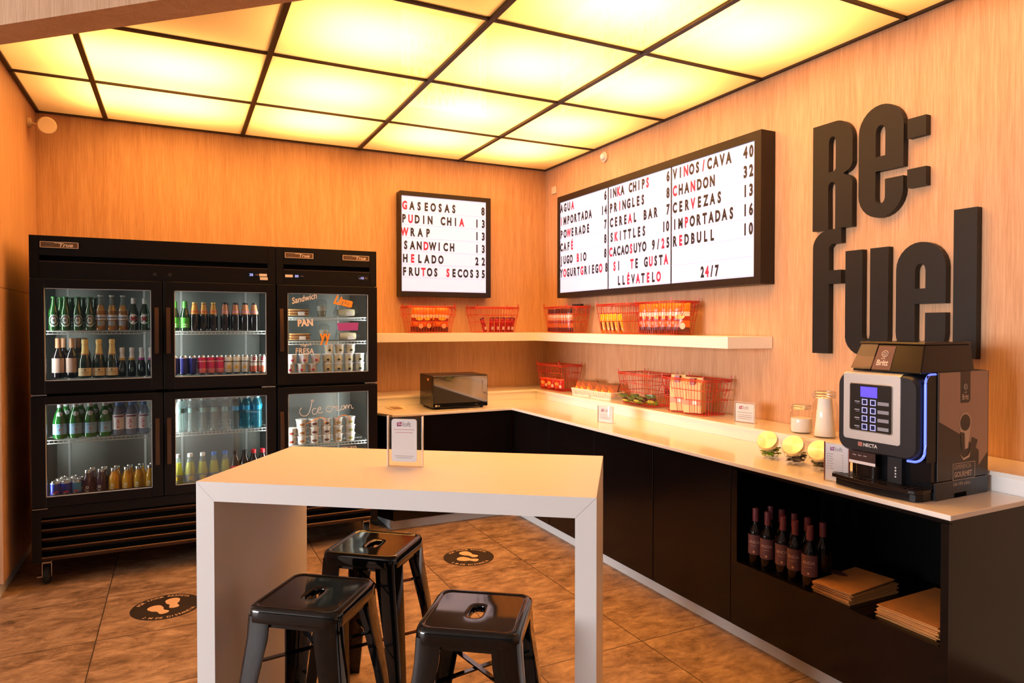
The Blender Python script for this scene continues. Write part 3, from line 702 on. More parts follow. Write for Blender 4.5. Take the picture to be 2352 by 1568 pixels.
# hand lettering on the cooler door glass (children of the narrow cooler's doors)
nar = [o for o in bpy.data.objects if o.name.startswith('display_cooler') and o.type == 'EMPTY'][-1]
drs = [c for c in nar.children if c.name.startswith('door')]
drs.sort(key=lambda o: -max(v.co.z for v in o.data.vertices))
def glass_text(door, items, name):
    for s, m, x, z, size, sx, sh, bold, ang in items:
        T = front_T(x-xc, -0.0185, z) @ Matrix.Rotation(math.radians(ang), 4, 'Z')
        mb = MB(); put_text(mb, s, m, T, size=size, sx=sx, shear=sh, bold=bold); mb.build(name, door)
glass_text(drs[0], [('Sandwich', M['whiteink'], 0.705, 1.728, 0.058, 0.8, 0.3, 0.0008, 14), ('PAN', M['whiteink'], 0.742, 1.574, 0.064, 0.85, 0, 0.003, 3), ('FRESA', M['whiteink'], 0.725, 1.385, 0.055, 0.85, 0, 0.0006, -2), ('Yogurt', M['whiteink'], 0.755, 1.432, 0.028, 1, 0.2, 0.0002, 6)], 'white_lettering')
glass_text(drs[0], [('Linza', M['orangeink'], 0.985, 1.738, 0.085, 0.75, 0.3, 0.004, -12), ('yy', M['orangeink'], 0.895, 1.47, 0.11, 0.7, 0, 0.003, 0)], 'orange_lettering')
pm = MB(); pm.prism([(1.012-xc, 1.596), (1.165-xc, 1.60), (1.16-xc, 1.545), (1.022-xc, 1.543)], 0, 0.0006, M['purpleink'], T=front_T(0, -0.0180, 0)); pm.build('purple_patch', drs[0])
def tubeword(mb, strokes, ox, oz, sc_, m, r):
    for st in strokes:
        pts = [(ox-xc+x*sc_[0], -0.0195, oz+y*sc_[1]) for x, y in st]
        sm = []
        for i in range(len(pts)-1):
            for k in range(4):
                t_ = k/4; p0 = pts[max(i-1, 0)]; p1 = pts[i]; p2 = pts[i+1]; p3 = pts[min(i+2, len(pts)-1)]
                sm.append(tuple(0.5*((2*p1[j])+(-p0[j]+p2[j])*t_+(2*p0[j]-5*p1[j]+4*p2[j]-p3[j])*t_*t_+(-p0[j]+3*p1[j]-3*p2[j]+p3[j])*t_**3) for j in range(3)))
        sm.append(pts[-1]); mb.tube(sm, r, m, 5)
ice = [[(2.6, 4.4), (2.9, 5.0), (2.4, 5.0), (2.5, 4.2), (2.1, 1.8), (1.5, 0.6), (0.6, 0.6), (0.1, 1.8), (0.5, 3.0)], [(3.4, 2.4), (2.9, 2.5), (2.6, 1.7), (2.8, 0.9), (3.4, 1.0), (3.7, 1.8), (4.3, 2.3), (4.2, 2.8), (3.8, 2.5), (3.7, 1.6), (4.1, 1.1), (4.7, 1.4)],
       [(6.4, 2.7), (5.8, 3.0), (5.4, 2.2), (5.6, 1.4), (6.3, 1.4), (6.7, 2.2), (6.8, 3.0), (7.1, 2.4), (7.3, 2.9)], [(7.3, 2.0), (7.9, 2.6), (7.8, 3.0), (7.4, 2.6), (7.4, 1.8), (7.9, 1.5), (8.5, 2.0)], [(9.2, 2.9), (8.6, 2.8), (8.5, 2.0), (8.9, 1.8), (9.2, 2.8), (9.3, 1.9), (9.5, 2.9), (9.8, 2.9), (9.9, 2.0), (10.1, 3.0), (10.5, 2.9), (10.6, 2.0), (11.0, 2.1)]]
iw = MB(); tubeword(iw, ice, 0.748, 0.938, (0.0345, 0.0235), M['whiteink'], 0.0022); iw.build('white_lettering', drs[1])
for st in ([(0, 0), (1.2, 0.6), (2.4, 1.6), (3.8, 1.5), (4.3, 0.3), (4.2, -0.4)], [(6.9, 0.2), (7.3, 1.4), (8.6, 2.0), (9.8, 1.4), (10.2, 0.2)]):
    iw = MB(); tubeword(iw, [st], 0.80, 0.895, (0.030, 0.022), M['orangeink'], 0.0024); iw.build('orange_arc', drs[1])
glass_text(drs[1], [('LÚCUMA CON SEVA', M['whiteink'], 0.935, 0.693, 0.026, 0.9, 0, 0.0003, 1)], 'small_lettering')

# ------------------------------------------------------------------ bottles and cans (root mesh = body; label, cap ... are its children)
def G(h, rough=0.12): 
    key = 'g'+h
    if key not in M: M[key] = mat('bottle glass '+h, hx(h), rough, spec=0.6, coat=0.5)
    return M[key]
def body(name, prof, m, seg=18, mats=None): return MB().lathe(prof, m, seg, mats=mats).build(name)
def band(name, parent, r, z0, z1, m, a0=-PI, a1=PI, seg=20):
    return MB().lathe([(r, z0), (r, z1)], m, seg, a0=a0-PI/2, a1=a1-PI/2).build(name, parent)
def capm(name, parent, prof, m): return MB().lathe(prof, m, 16).build(name, parent)
def oval(name, parent, r, z, w, h, m, n=20):
    pts = [(w/2*math.cos(2*PI*i/n), h/2*math.sin(2*PI*i/n)) for i in range(n)]
    vs = [(r*math.cos(-PI/2+x/r), r*math.sin(-PI/2+x/r), z+y) for x, y in pts]+[(0, -r, z)]
    return MB().add(vs, [(i, (i+1) % n, n) for i in range(n)], m).build(name, parent)
def btext(parent, items, name='label_print'):
    mb = MB()
    for s_, m, r, z, k in items: bend_text(mb, s_, m, r, z, **k)
    return mb.build(name, parent)
def beer_prof(h, r, rn, sh0, sh1, top=True):
    return [(0, 0.002), (r*0.9, 0), (r, 0.006), (r, sh0*h), (r*0.93, sh0*h+0.012), (rn*1.35, sh1*h), (rn*1.1, sh1*h+0.03), (rn, h-0.012), (rn*1.15, h-0.010), (rn*1.15, h-0.002), (0, h)]
def crown(p, h, rn, m): return capm('cap', p, [(rn*1.25, h-0.009), (rn*1.28, h-0.003), (rn*1.1, h+0.001), (0, h+0.0015)], m)
K = {}
def k_green_beer():
    b = body('beer_bottle', beer_prof(0.208, 0.0285, 0.0125, 0.52, 0.74), G('1c4a1c'))
    oval('label', b, 0.0291, 0.060, 0.056, 0.076, P('c4d0d8')); oval('label_center', b, 0.0294, 0.062, 0.040, 0.060, P('24402f')); oval('label_core', b, 0.02955, 0.062, 0.030, 0.046, P('cfd8de')); oval('label_band', b, 0.0297, 0.062, 0.054, 0.013, P('2a3a34')); oval('star', b, 0.0298, 0.079, 0.008, 0.008, P('c02020'))
    crown(b, 0.208, 0.0125, P('2d6a2d')); return b
def k_lager():
    b = body('beer_bottle', beer_prof(0.222, 0.0285, 0.0125, 0.50, 0.72), G('8e5c12'), mats=[G('8e5c12')]*4+[G('b88a3c')]+[M['petc']]*5)
    band('label', b, 0.0291, 0.066, 0.098, P('d7dbe2')); band('label_stripe', b, 0.0294, 0.076, 0.084, P('4b6aa6'), -1.0, 1.0)
    band('lower_label', b, 0.0292, 0.030, 0.060, P('8a95a8'), -0.75, 0.75); crown(b, 0.222, 0.0125, P('e6e6e2')); return b
def k_white_neck():
    b = body('beer_bottle', beer_prof(0.205, 0.030, 0.0125, 0.52, 0.74), G('17351a'))
    oval('label', b, 0.0306, 0.072, 0.060, 0.066, P('e9e4e2')); oval('label_band', b, 0.0309, 0.074, 0.046, 0.024, P('c2383a'))
    capm('foil_cap', b, [(0.0150, 0.162), (0.0150, 0.205), (0.012, 0.208), (0, 0.208)], P('efece8')); return b
def k_wine_cooler():
    b = body('wine_bottle', [(0, 0.002), (0.033, 0), (0.036, 0.008), (0.036, 0.135), (0.028, 0.160), (0.015, 0.180), (0.0135, 0.245), (0, 0.246)], G('1a1216'))
    band('label', b, 0.0366, 0.035, 0.125, P('b89a90'), -1.25, 1.25); capm('foil_cap', b, [(0.0155, 0.188), (0.0155, 0.246), (0.013, 0.249), (0, 0.249)], P('b98a68', 0.3)); return b
def k_champagne():
    b = body('sparkling_wine_bottle', [(0, 0.002), (0.033, 0), (0.0365, 0.008), (0.0365, 0.095), (0.030, 0.130), (0.019, 0.160), (0.0150, 0.225), (0, 0.228)], G('1b2a1a'))
    band('label', b, 0.0371, 0.012, 0.062, P('e0c9a2'), -1.35, 1.35); oval('crest', b, 0.0374, 0.050, 0.012, 0.008, P('2a2020'))
    btext(b, [('CHANDON', P('3a2a20'), 0.0375, 0.033, dict(size=0.009, align='CENTER'))])
    capm('foil_cap', b, [(0.0225, 0.150), (0.0205, 0.160), (0.0175, 0.190), (0.0160, 0.212), (0.0185, 0.218), (0.0185, 0.236), (0.014, 0.242), (0, 0.242)], P('dcc27a', 0.35)); band('neck_seal', b, 0.0245, 0.128, 0.150, P('c98a6a'), -1.1, 1.1); return b
def k_mini(col):
    b = body('small_sparkling_bottle', [(0, 0.002), (0.022, 0), (0.0245, 0.006), (0.0245, 0.075), (0.020, 0.095), (0.0130, 0.120), (0.011, 0.175), (0, 0.176)], G('111b16'))
    capm('foil_cap', b, [(0.0180, 0.118), (0.0145, 0.130), (0.0125, 0.155), (0.0150, 0.160), (0.0150, 0.182), (0.011, 0.187), (0, 0.187)], P('e8e6e4', 0.3)); band('neck_seal', b, 0.0190, 0.106, 0.120, P(col), -PI, PI)
    oval('label', b, 0.0250, 0.045, 0.018, 0.030, P('5a6468')); return b
def k_green_water():
    b = body('mineral_water_bottle', [(0, 0.002), (0.035, 0), (0.039, 0.008), (0.039, 0.105), (0.030, 0.145), (0.016, 0.180), (0.0135, 0.205), (0, 0.206)], G('1f6a2a'))
    band('label', b, 0.0396, 0.026, 0.092, P('8fb8d8'), -1.4, 1.4); oval('star', b, 0.0399, 0.055, 0.010, 0.010, P('c05050')); btext(b, [('S.PELLEGRINO', P('2c4a80'), 0.0400, 0.078, dict(size=0.0085, align='CENTER', sx=0.9))])
    oval('neck_label', b, 0.0325, 0.152, 0.036, 0.030, P('c4d2d6')); capm('cap', b, [(0.0150, 0.188), (0.0150, 0.210), (0, 0.211)], P('b8c4cc', 0.3)); return b
def k_still_water():
    b = MB().lathe([(0, 0.002), (0.030, 0), (0.034, 0.006), (0.034, 0.015), (0.033, 0.130), (0.034, 0.140), (0.026, 0.170), (0.014, 0.188), (0.013, 0.198)], M['petl'], 18).build('water_bottle')
    band('label', b, 0.0346, 0.038, 0.132, P('e6e2e6'), -1.45, 1.45); band('label_peaks', b, 0.0349, 0.116, 0.126, P('7a3a56'), -0.9, 0.9)
    btext(b, [('evian', P('c0304a'), 0.0351, 0.046, dict(size=0.030, vertical=True, bold=0.0006, sx=0.95))]); capm('cap', b, [(0.0165, 0.188), (0.0165, 0.211), (0.014, 0.213), (0, 0.213)], P('5d8fd6')); return b
M['petl'] = glass('pale blue bottle plastic', (0.62, 0.68, 0.80), 1.4, haze=0.35, body=(0.40, 0.44, 0.58))
M['petc'] = glass('clear bottle plastic', (0.72, 0.80, 0.80), 1.4, haze=0.30, body=(0.50, 0.60, 0.60))
M['petb'] = glass('blue bottle plastic', (0.36, 0.60, 0.70), 1.4, haze=0.40, body=(0.05, 0.26, 0.34))
M['pety'] = glass('yellow drink bottle plastic', (0.70, 0.72, 0.25), 1.4, haze=0.60, body=(0.56, 0.58, 0.14))
def k_can(name, h, r, cols, txt=None):
    prof = [(0, 0.003), (r*0.78, 0), (r*0.86, 0.002), (r, 0.010)]; ms = [M['steel']]*3
    z = 0.010; H = h-0.022
    for f, c in cols:
        z2 = 0.010+H*f; prof += [(r, z2)]; ms.append(P(c, 0.25))
    prof += [(r*0.84, h-0.003), (r*0.84, h), (r*0.78, h), (r*0.76, h-0.004), (0, h-0.004)]; ms += [M['steel']]*5
    b = body(name, prof, None, 20, mats=ms)
    MB().box(-0.006, 0.006, -0.012, 0.008, h-0.004, h-0.0025, M['steel']).build('ring_pull', b)
    if txt: btext(b, txt, 'can_print')
    return b
def k_energy(top):
    b = k_can('energy_drink_can', 0.132, 0.0262, [(0.30, 'b9bcc6'), (0.42, '5a3ea0'), (0.97, top), (1.0, 'c8ccd4')])
    for i, (a, c) in enumerate(((-0.55, 'c8ccd4'), (0.55, '2a4fc0'))):
        vs = []; n = 6
        for k in range(n+1):
            x = a-0.45+0.9*k/n; vs.append((0.0266*math.cos(-PI/2+x), 0.0266*math.sin(-PI/2+x), 0.014)); vs.append((0.0266*math.cos(-PI/2+x), 0.0266*math.sin(-PI/2+x), 0.050+0.014*(k/n)))
        MB().add(vs, [(2*k, 2*k+2, 2*k+3, 2*k+1) for k in range(n)], P(c, 0.25)).build('can_panel', b)
    oval('emblem', b, 0.0268, 0.066, 0.034, 0.012, P('d83a4a')); return b
def k_juice(c, top, txtc):
    b = body('juice_bottle', [(0, 0.002), (0.026, 0), (0.0285, 0.006), (0.0285, 0.115), (0.026, 0.130), (0.018, 0.150), (0.017, 0.168)], G(c, 0.2), mats=[G(c, 0.2)]*6)
    band('label', b, 0.0290, 0.022, 0.110, P(top), -1.3, 1.3); btext(b, [('bio', P(txtc), 0.0293, 0.040, dict(size=0.036, vertical=True, bold=0.001))])
    oval('fruit_print', b, 0.0293, 0.036, 0.018, 0.014, P('f0e0c8' if txtc == 'f2f2f2' else 'd8602a')); capm('cap', b, [(0.0195, 0.164), (0.0195, 0.182), (0.018, 0.184), (0, 0.183)], M['steel']); return b
def k_green_label():
    b = body('beer_bottle', beer_prof(0.196, 0.029, 0.0125, 0.50, 0.74), G('16301a'))
    band('label', b, 0.0295, 0.020, 0.088, P('4fae3a'), -1.4, 1.4); oval('label_print', b, 0.0298, 0.036, 0.034, 0.022, P('dfe8d8')); oval('label_band', b, 0.0299, 0.058, 0.036, 0.010, P('2a7a2a'))
    capm('foil_cap', b, [(0.0165, 0.150), (0.0150, 0.193), (0.012, 0.197), (0, 0.197)], P('4f9a40')); return b
def k_dark(neck, band_c, cap):
    b = body('beer_bottle', beer_prof(0.190, 0.029, 0.0125, 0.50, 0.74), G('150d0c'))
    MB().lathe([(0.0262, 0.112), (0.0215, 0.140), (0.0165, 0.165), (0.0150, 0.178)], P(neck), 18).build('neck_label', b)
    MB().lathe([(0.0260, 0.122), (0.0236, 0.134)], P(band_c), 18).build('neck_band', b); crown(b, 0.190, 0.0125, P(cap)); return b
def k_tall_can(cols, dot=None, dotz=0.4, txt=None):
    b = k_can('slim_drink_can', 0.126, 0.0270, cols, txt)
    if dot: oval('fruit_print', b, 0.0274, 0.126*dotz, 0.026, 0.026, P(dot))
    return b
def k_water(m, lab):
    b = MB().lathe([(0, 0.002), (0.028, 0), (0.031, 0.006), (0.029, 0.06), (0.031, 0.07), (0.029, 0.11), (0.031, 0.125), (0.031, 0.160), (0.024, 0.190), (0.014, 0.205), (0.013, 0.218)], m, 16).build('water_bottle')
    band('label', b, 0.0315, 0.126, 0.156, lab, -PI, PI); capm('cap', b, [(0.0160, 0.204), (0.0160, 0.222), (0, 0.223)], P('9fb6c0')); return b
def k_yellow(cap, lab, spot):
    b = MB().lathe([(0, 0.002), (0.032, 0), (0.036, 0.008), (0.034, 0.05), (0.035, 0.105), (0.030, 0.135), (0.022, 0.180), (0.014, 0.215), (0.0135, 0.228)], M['pety'], 18, mats=[M['pety']]*6+[M['petc']]*2).build('soft_drink_bottle')
    band('label', b, 0.0356, 0.058, 0.102, P(lab), -PI, PI)
    if spot: oval('label_print', b, 0.0360, 0.080, 0.038, 0.026, P(spot))
    capm('cap', b, [(0.0165, 0.215), (0.0165, 0.236), (0.014, 0.238), (0, 0.238)], P(cap)); return b
def k_cola(cap):
    b = body('cola_bottle', [(0, 0.002), (0.031, 0), (0.034, 0.008), (0.031, 0.05), (0.034, 0.085), (0.034, 0.135), (0.030, 0.160), (0.018, 0.195), (0.0135, 0.215), (0, 0.216)], G('241210'))
    band('label', b, 0.0345, 0.092, 0.134, P('d0182c'), -PI, PI); capm('cap', b, [(0.0165, 0.208), (0.0165, 0.232), (0.014, 0.234), (0, 0.234)], P(cap)); return b

def place_row(make, desc, cat, xs, y, z, where, group, start=0, side='left', jit=0.0):
    src = None
    for i, x in enumerate(xs):
        if src is None: src = o = make()
        else: o = dup(src)
        o.location = (x, y+random.uniform(-jit, jit), z+0.001); o.rotation_euler = (0, 0, math.atan2(x*-1, y)*1.0 + random.uniform(-0.14, 0.14))
        tag(o, '%s, %s from %s, %s' % (desc, ORD[i+start], side, where) if len(xs) > 1 or start else '%s, %s' % (desc, where), cat, group)
y1 = 4.995
w = 'upper left door top shelf'; g = 'beer bottles on the top shelf of the upper left door'
place_row(k_green_beer, 'green beer bottle with oval label', 'bottle', [-0.687, -0.626, -0.562, -0.499], y1, 1.548, w, g)
place_row(k_green_beer, 'back-row green beer bottle', 'bottle', [-0.667, -0.607, -0.545, -0.480], 5.095, 1.548, w, g)
place_row(k_lager, 'clear-necked amber beer bottle', 'bottle', [-0.440, -0.378, -0.318], y1, 1.548, w, g)
place_row(k_white_neck, 'green beer bottle with white foil neck', 'bottle', [-0.257, -0.194], y1, 1.548, w, g)
w = 'upper left door bottom shelf'; g = 'bottles on the bottom shelf of the upper left door'
place_row(k_wine_cooler, 'dark wine bottle with beige label', 'bottle', [-0.671, -0.598], 5.02, 1.250, w, g)
place_row(k_wine_cooler, 'back-row dark wine bottle', 'bottle', [-0.655, -0.575, -0.54], 5.115, 1.250, w, g)
place_row(k_champagne, 'gold-necked sparkling wine bottle', 'bottle', [-0.526, -0.452, -0.380], y1, 1.250, w, g)
place_row(lambda: k_mini('c8a040'), 'small sparkling bottle with gold neck band', 'bottle', [-0.324, -0.269], y1, 1.250, w, g)
place_row(lambda: k_mini('b03090'), 'small sparkling bottle with magenta neck band', 'bottle', [-0.214, -0.160], y1, 1.250, w, g)
w = 'lower left door top shelf'; g = 'water bottles behind the lower left door'
place_row(k_green_water, 'green mineral water bottle', 'bottle', [-0.662, -0.582, -0.503, -0.422], y1+0.01, 0.877, w, g)
place_row(k_green_water, 'back-row green mineral water bottle', 'bottle', [-0.642, -0.562, -0.486, -0.405], 5.10, 0.877, w, g)
place_row(k_still_water, 'blue-capped water bottle', 'bottle', [-0.348, -0.276, -0.204], y1, 0.877, w, g)
place_row(k_still_water, 'back-row blue-capped water bottle', 'bottle', [-0.335, -0.263], 5.08, 0.877, w, g)
w = 'lower left door bottom shelf'; g = 'drinks on the bottom shelf of the lower left door'
place_row(lambda: k_energy('2a40b8'), 'blue and silver energy drink can', 'can', [-0.685, -0.630], 4.965, 0.487, w, g)
place_row(lambda: k_energy('3a8ed0'), 'light blue energy drink can', 'can', [-0.574], 4.965, 0.487, w, g)
place_row(lambda: k_energy('2a40b8'), 'back-row energy drink can', 'can', [-0.675, -0.619, -0.563], 5.03, 0.487, w, g)
place_row(lambda: k_energy('2a40b8'), 'third-row energy drink can', 'can', [-0.660, -0.602], 5.09, 0.487, w, g)
place_row(lambda: k_juice('3a1a30', '4a2240', 'f2f2f2'), 'dark purple juice bottle', 'bottle', [-0.515, -0.446], 4.98, 0.487, w, g)
place_row(lambda: k_juice('3a1a30', '4a2240', 'f2f2f2'), 'back-row dark purple juice bottle', 'bottle', [-0.500, -0.434], 5.06, 0.487, w, g)
place_row(lambda: k_juice('e8a410', 'e8a818', 'f6efe0'), 'yellow juice bottle', 'bottle', [-0.375, -0.302, -0.237, -0.170], 4.98, 0.487, w, g)
place_row(lambda: k_juice('e8a410', 'e8a818', 'f6efe0'), 'back-row yellow juice bottle', 'bottle', [-0.363, -0.290, -0.225, -0.160], 5.06, 0.487, w, g)
w = 'upper middle door top shelf'; g = 'beer bottles behind the upper middle door'
place_row(k_green_label, 'dark beer bottle with bright green label', 'bottle', [-0.020, 0.042], y1, 1.543, w, g)
place_row(lambda: k_dark('e0a040', 'd86a40', 'e6c070'), 'dark beer bottle with yellow neck label', 'bottle', [0.100, 0.155, 0.214], y1, 1.543, w, g)
place_row(lambda: k_dark('d88a5a', 'd890a0', '2a1a16'), 'dark beer bottle with orange-pink neck label', 'bottle', [0.286, 0.352, 0.413, 0.475], y1, 1.543, w, g)
place_row(lambda: k_dark('d88a5a', 'd890a0', '2a1a16'), 'back-row dark beer bottle', 'bottle', [0.30, 0.365, 0.427], 5.09, 1.543, w, g)
w = 'upper middle door bottom shelf'; g = 'slim cans behind the upper middle door'
place_row(lambda: k_tall_can([(0.97, '3a3a96'), (1.0, 'b8b8d8')]), 'slim indigo drink can', 'can', [-0.024, 0.030, 0.084], 4.975, 1.250, w, g)
place_row(lambda: k_tall_can([(0.30, 'e88aa0'), (0.72, 'd83a78'), (0.80, 'f0a8c0'), (1.0, 'd02a68')]), 'slim pink drink can', 'can', [0.140, 0.195, 0.250], 4.975, 1.250, w, g)
place_row(lambda: k_tall_can([(0.68, 'dedede'), (0.74, '3a4a50'), (1.0, 'e8e8e8')], 'e0a820', 0.36), 'slim white drink can with yellow fruit', 'can', [0.305, 0.358, 0.412], 4.975, 1.250, w, g)
place_row(lambda: k_tall_can([(0.40, 'd86a50'), (0.62, 'eadcd6'), (0.68, '8a3a3a'), (1.0, 'e6e2e0')], 'a02a36', 0.80), 'slim white and red drink can', 'can', [0.468, 0.522], 4.975, 1.250, w, g)
w = 'lower middle door top shelf'; g = 'clear bottles behind the lower middle door'
place_row(lambda: k_water(M['petc'], P('8fb8b8')), 'clear water bottle', 'bottle', [0.010, 0.078, 0.146, 0.214, 0.282], 4.985, 0.872, w, g)
place_row(lambda: k_water(M['petc'], P('7ab0c8')), 'back-row clear water bottle', 'bottle', [0.030, 0.098, 0.166, 0.234], 5.06, 0.872, w, g)
place_row(lambda: k_water(M['petb'], P('1a9ad0')), 'blue drink bottle with cyan label', 'bottle', [0.350, 0.418, 0.486], 4.985, 0.872, w, g)
place_row(lambda: k_water(M['petb'], P('1a9ad0')), 'back-row blue drink bottle', 'bottle', [0.365, 0.433, 0.500], 5.06, 0.872, w, g)
w = 'lower middle door bottom shelf'; g = 'soft drinks behind the lower middle door'
place_row(lambda: k_yellow('dfe4e8', '8a9298', 'ecd23a'), 'white-capped yellow soft drink bottle', 'bottle', [-0.010, 0.066, 0.142], 4.98, 0.487, w, g)
place_row(lambda: k_yellow('4a7ad0', '7a88b0', 'd8d040'), 'blue-capped yellow soft drink bottle', 'bottle', [0.212, 0.282], 4.98, 0.487, w, g)
place_row(lambda: k_cola('101010'), 'black-capped cola bottle', 'bottle', [0.345, 0.405], 4.98, 0.487, w, g)
place_row(lambda: k_cola('d01828'), 'red-capped cola bottle', 'bottle', [0.464, 0.523], 4.98, 0.487, w, g)

# food in the narrow cooler
M['shell'] = glass('clear clamshell plastic', (0.90, 0.92, 0.92), 1.4)
M['bread'] = mat('bread', hx('c8965a'), 0.8, noise=0.25, nscale=40); M['filling'] = mat('brown filling', hx('8a4a28'), 0.8, noise=0.3, nscale=60); M['wrap'] = mat('pale wrap', hx('d8c8a8'), 0.7, noise=0.15, nscale=30)
def clam(desc, x, z, kind):
    t = thing('sandwich_pack', desc, 'packaged sandwich', (x, 5.02, z+0.003))
    mb = MB(); lo = [(-0.085, -0.05), (0.085, -0.05), (0.085, 0.05), (-0.085, 0.05)]
    loops = [[(a*q, b*q, h) for a, b in lo] for q, h in ((0.92, 0), (1.0, 0.022), (1.03, 0.024), (0.78, 0.085))]
    mb.loft(loops, M['shell'], smooth=False); mb.build('clear_shell', t)
    if kind == 'wrap':
        m2 = MB(); m2.lathe([(0, -0.065), (0.024, -0.06), (0.028, 0), (0.024, 0.06), (0, 0.065)], M['wrap'], 14, T=Matrix.Translation((0, 0.0, 0.032)) @ Matrix.Rotation(PI/2, 4, 'Y')); m2.build('wrap_roll', t)
    else:
        for k in range(3):
            MB().box(-0.068, 0.068, -0.034, 0.034, 0.006+k*0.018, 0.017+k*0.018, M['bread']).build('bread_slice', t, bevel=0.004)
        for k in range(2):
            MB().box(-0.066, 0.066, -0.036, 0.036, 0.0172+k*0.018, 0.0238+k*0.018, M['filling']).build('filling', t)
    MB().box(-0.010, 0.035, -0.0545, -0.053, 0.008, 0.034, M['paper']).build('price_sticker', t)
    return t
clam('brown sandwich in a clear clamshell, upper right door top shelf, beside the glass cup', 0.775, 1.640, 'bread')
clam('pale wrap in a clear clamshell, upper right door top shelf, under orange writing', 1.115, 1.640, 'wrap')
clam('stacked bread sandwich in a clear clamshell, upper right door middle shelf', 0.782, 1.466, 'bread')
clam('long wrap in a clear clamshell, upper right door middle shelf, under purple patch', 1.125, 1.466, 'wrap')
M['cupw'] = mat('milky cup contents', hx('d2cfc4'), 0.6, noise=0.1, nscale=50); M['seed'] = mat('chia pudding', hx('8f8c7c'), 0.7, noise=0.4, nscale=220)
def parf(desc, x, z):
    t = thing('dessert_cup', desc, 'dessert cup', (x, 5.02, z+0.003))
    MB().lathe([(0, 0), (0.028, 0), (0.038, 0.088), (0.040, 0.090)], M['shell'], 20).build('clear_cup', t)
    MB().lathe([(0, 0.002), (0.027, 0.002), (0.0315, 0.042), (0, 0.042)], M['seed'], 20).build('pudding', t)
    MB().lathe([(0, 0.0425), (0.0318, 0.0425), (0.036, 0.078), (0, 0.080)], M['cupw'], 20).build('cream', t)
    MB().lathe([(0.040, 0.090), (0.036, 0.108), (0.022, 0.122), (0, 0.126)], M['shell'], 20).build('dome_lid', t)
parf('chia pudding cup with dome lid, upper right door top shelf', 0.938, 1.640)
parf('chia pudding cup with dome lid, upper right door middle shelf', 0.955, 1.466)
def yog(desc, x, y, z, lab, grp):
    o = MB().lathe([(0, 0), (0.029, 0), (0.034, 0.060), (0.037, 0.061), (0.037, 0.064)], P('dcdce0'), 18).build('yogurt_cup', loc=(x, y, z))
    tag(o, desc, 'yogurt cup', grp)
    band('label', o, 0.0330, 0.014, 0.050, P(lab), -1.2, 1.2); oval('fruit_print', o, 0.0345, 0.024, 0.022, 0.016, P('c03a50' if lab == 'e4d4dc' else '3a3028'))
    MB().lathe([(0.037, 0.064), (0.036, 0.066), (0, 0.066)], P('f0eeee'), 18).build('foil_lid', o); return o
wh = 'upper right door bottom shelf'
def copies(src, lst):
    for loc, label in lst:
        c = dup(src); c.location = loc; c['label'] = label
a = yog('pink-label yogurt cup, first from left, top layer, %s' % wh, 0.722, 4.985, 1.308, 'e4d4dc', 'pink-label yogurt cups')
copies(a, [((0.805+0.083*(k-1), 4.985, 1.308), 'pink-label yogurt cup, %s from left, top layer, %s' % (ORD[k], wh)) for k in (1, 2)] +
          [((0.708+0.078*k, 4.985, 1.2405), 'pink-label yogurt cup, %s from left, bottom layer, %s' % (ORD[k], wh)) for k in range(3)])
a = yog('yellow-label yogurt cup, first from left, bottom layer, %s' % wh, 0.970, 4.985, 1.2405, 'd8d0b0', 'yellow-label yogurt cups')
copies(a, [((0.970+0.078*k, 4.985, 1.2405), 'yellow-label yogurt cup, %s from left, bottom layer, %s' % (ORD[k], wh)) for k in (1, 2, 3)] +
          [((0.970+0.078*k, 4.985, 1.308), 'yellow-label yogurt cup, %s from left, middle layer, %s' % (ORD[k], wh)) for k in range(4)] +
          [((0.985+0.078*k, 5.00, 1.3755), 'yellow-label yogurt cup, %s from left, top layer, %s' % (ORD[k], wh)) for k in range(3)])
def icecup(x, z, lab):
    o = MB().lathe([(0, 0), (0.031, 0), (0.037, 0.052), (0.0395, 0.053), (0.0395, 0.058), (0, 0.059)], M['icew'], 20).build('ice_cream_cup', loc=(x, 5.0, z))
    band('rim', o, 0.0402, 0.0525, 0.0585, P('f4f2f0'), -PI, PI); oval('flavour_print', o, 0.0358, 0.022, 0.036, 0.018, P(lab)); return o
M['icew'] = mat('speckled white cup', hx('e6e2de'), 0.5, noise=0.12, nscale=120)
for x, lab, n, nm in ((0.716, 'a84a3a', 2, 'first'), (0.789, 'b07a50', 3, 'second'), (0.876, '6a3020', 3, 'third'), (0.962, '5a2818', 3, 'fourth'), (1.048, 'c09a60', 3, 'fifth'), (1.135, 'a8a858', 3, 'sixth')):
    src = icecup(x, 0.730, lab)
    for k in range(n):
        o = src if k == 0 else dup(src)
        o.location.z = 0.730+k*0.0595
        tag(o, 'white ice cream cup, %s of the %s stack from left, lower right door' % (['bottom', 'middle' if n == 3 else 'top', 'top'][k], nm), 'ice cream cup', 'ice cream cups')

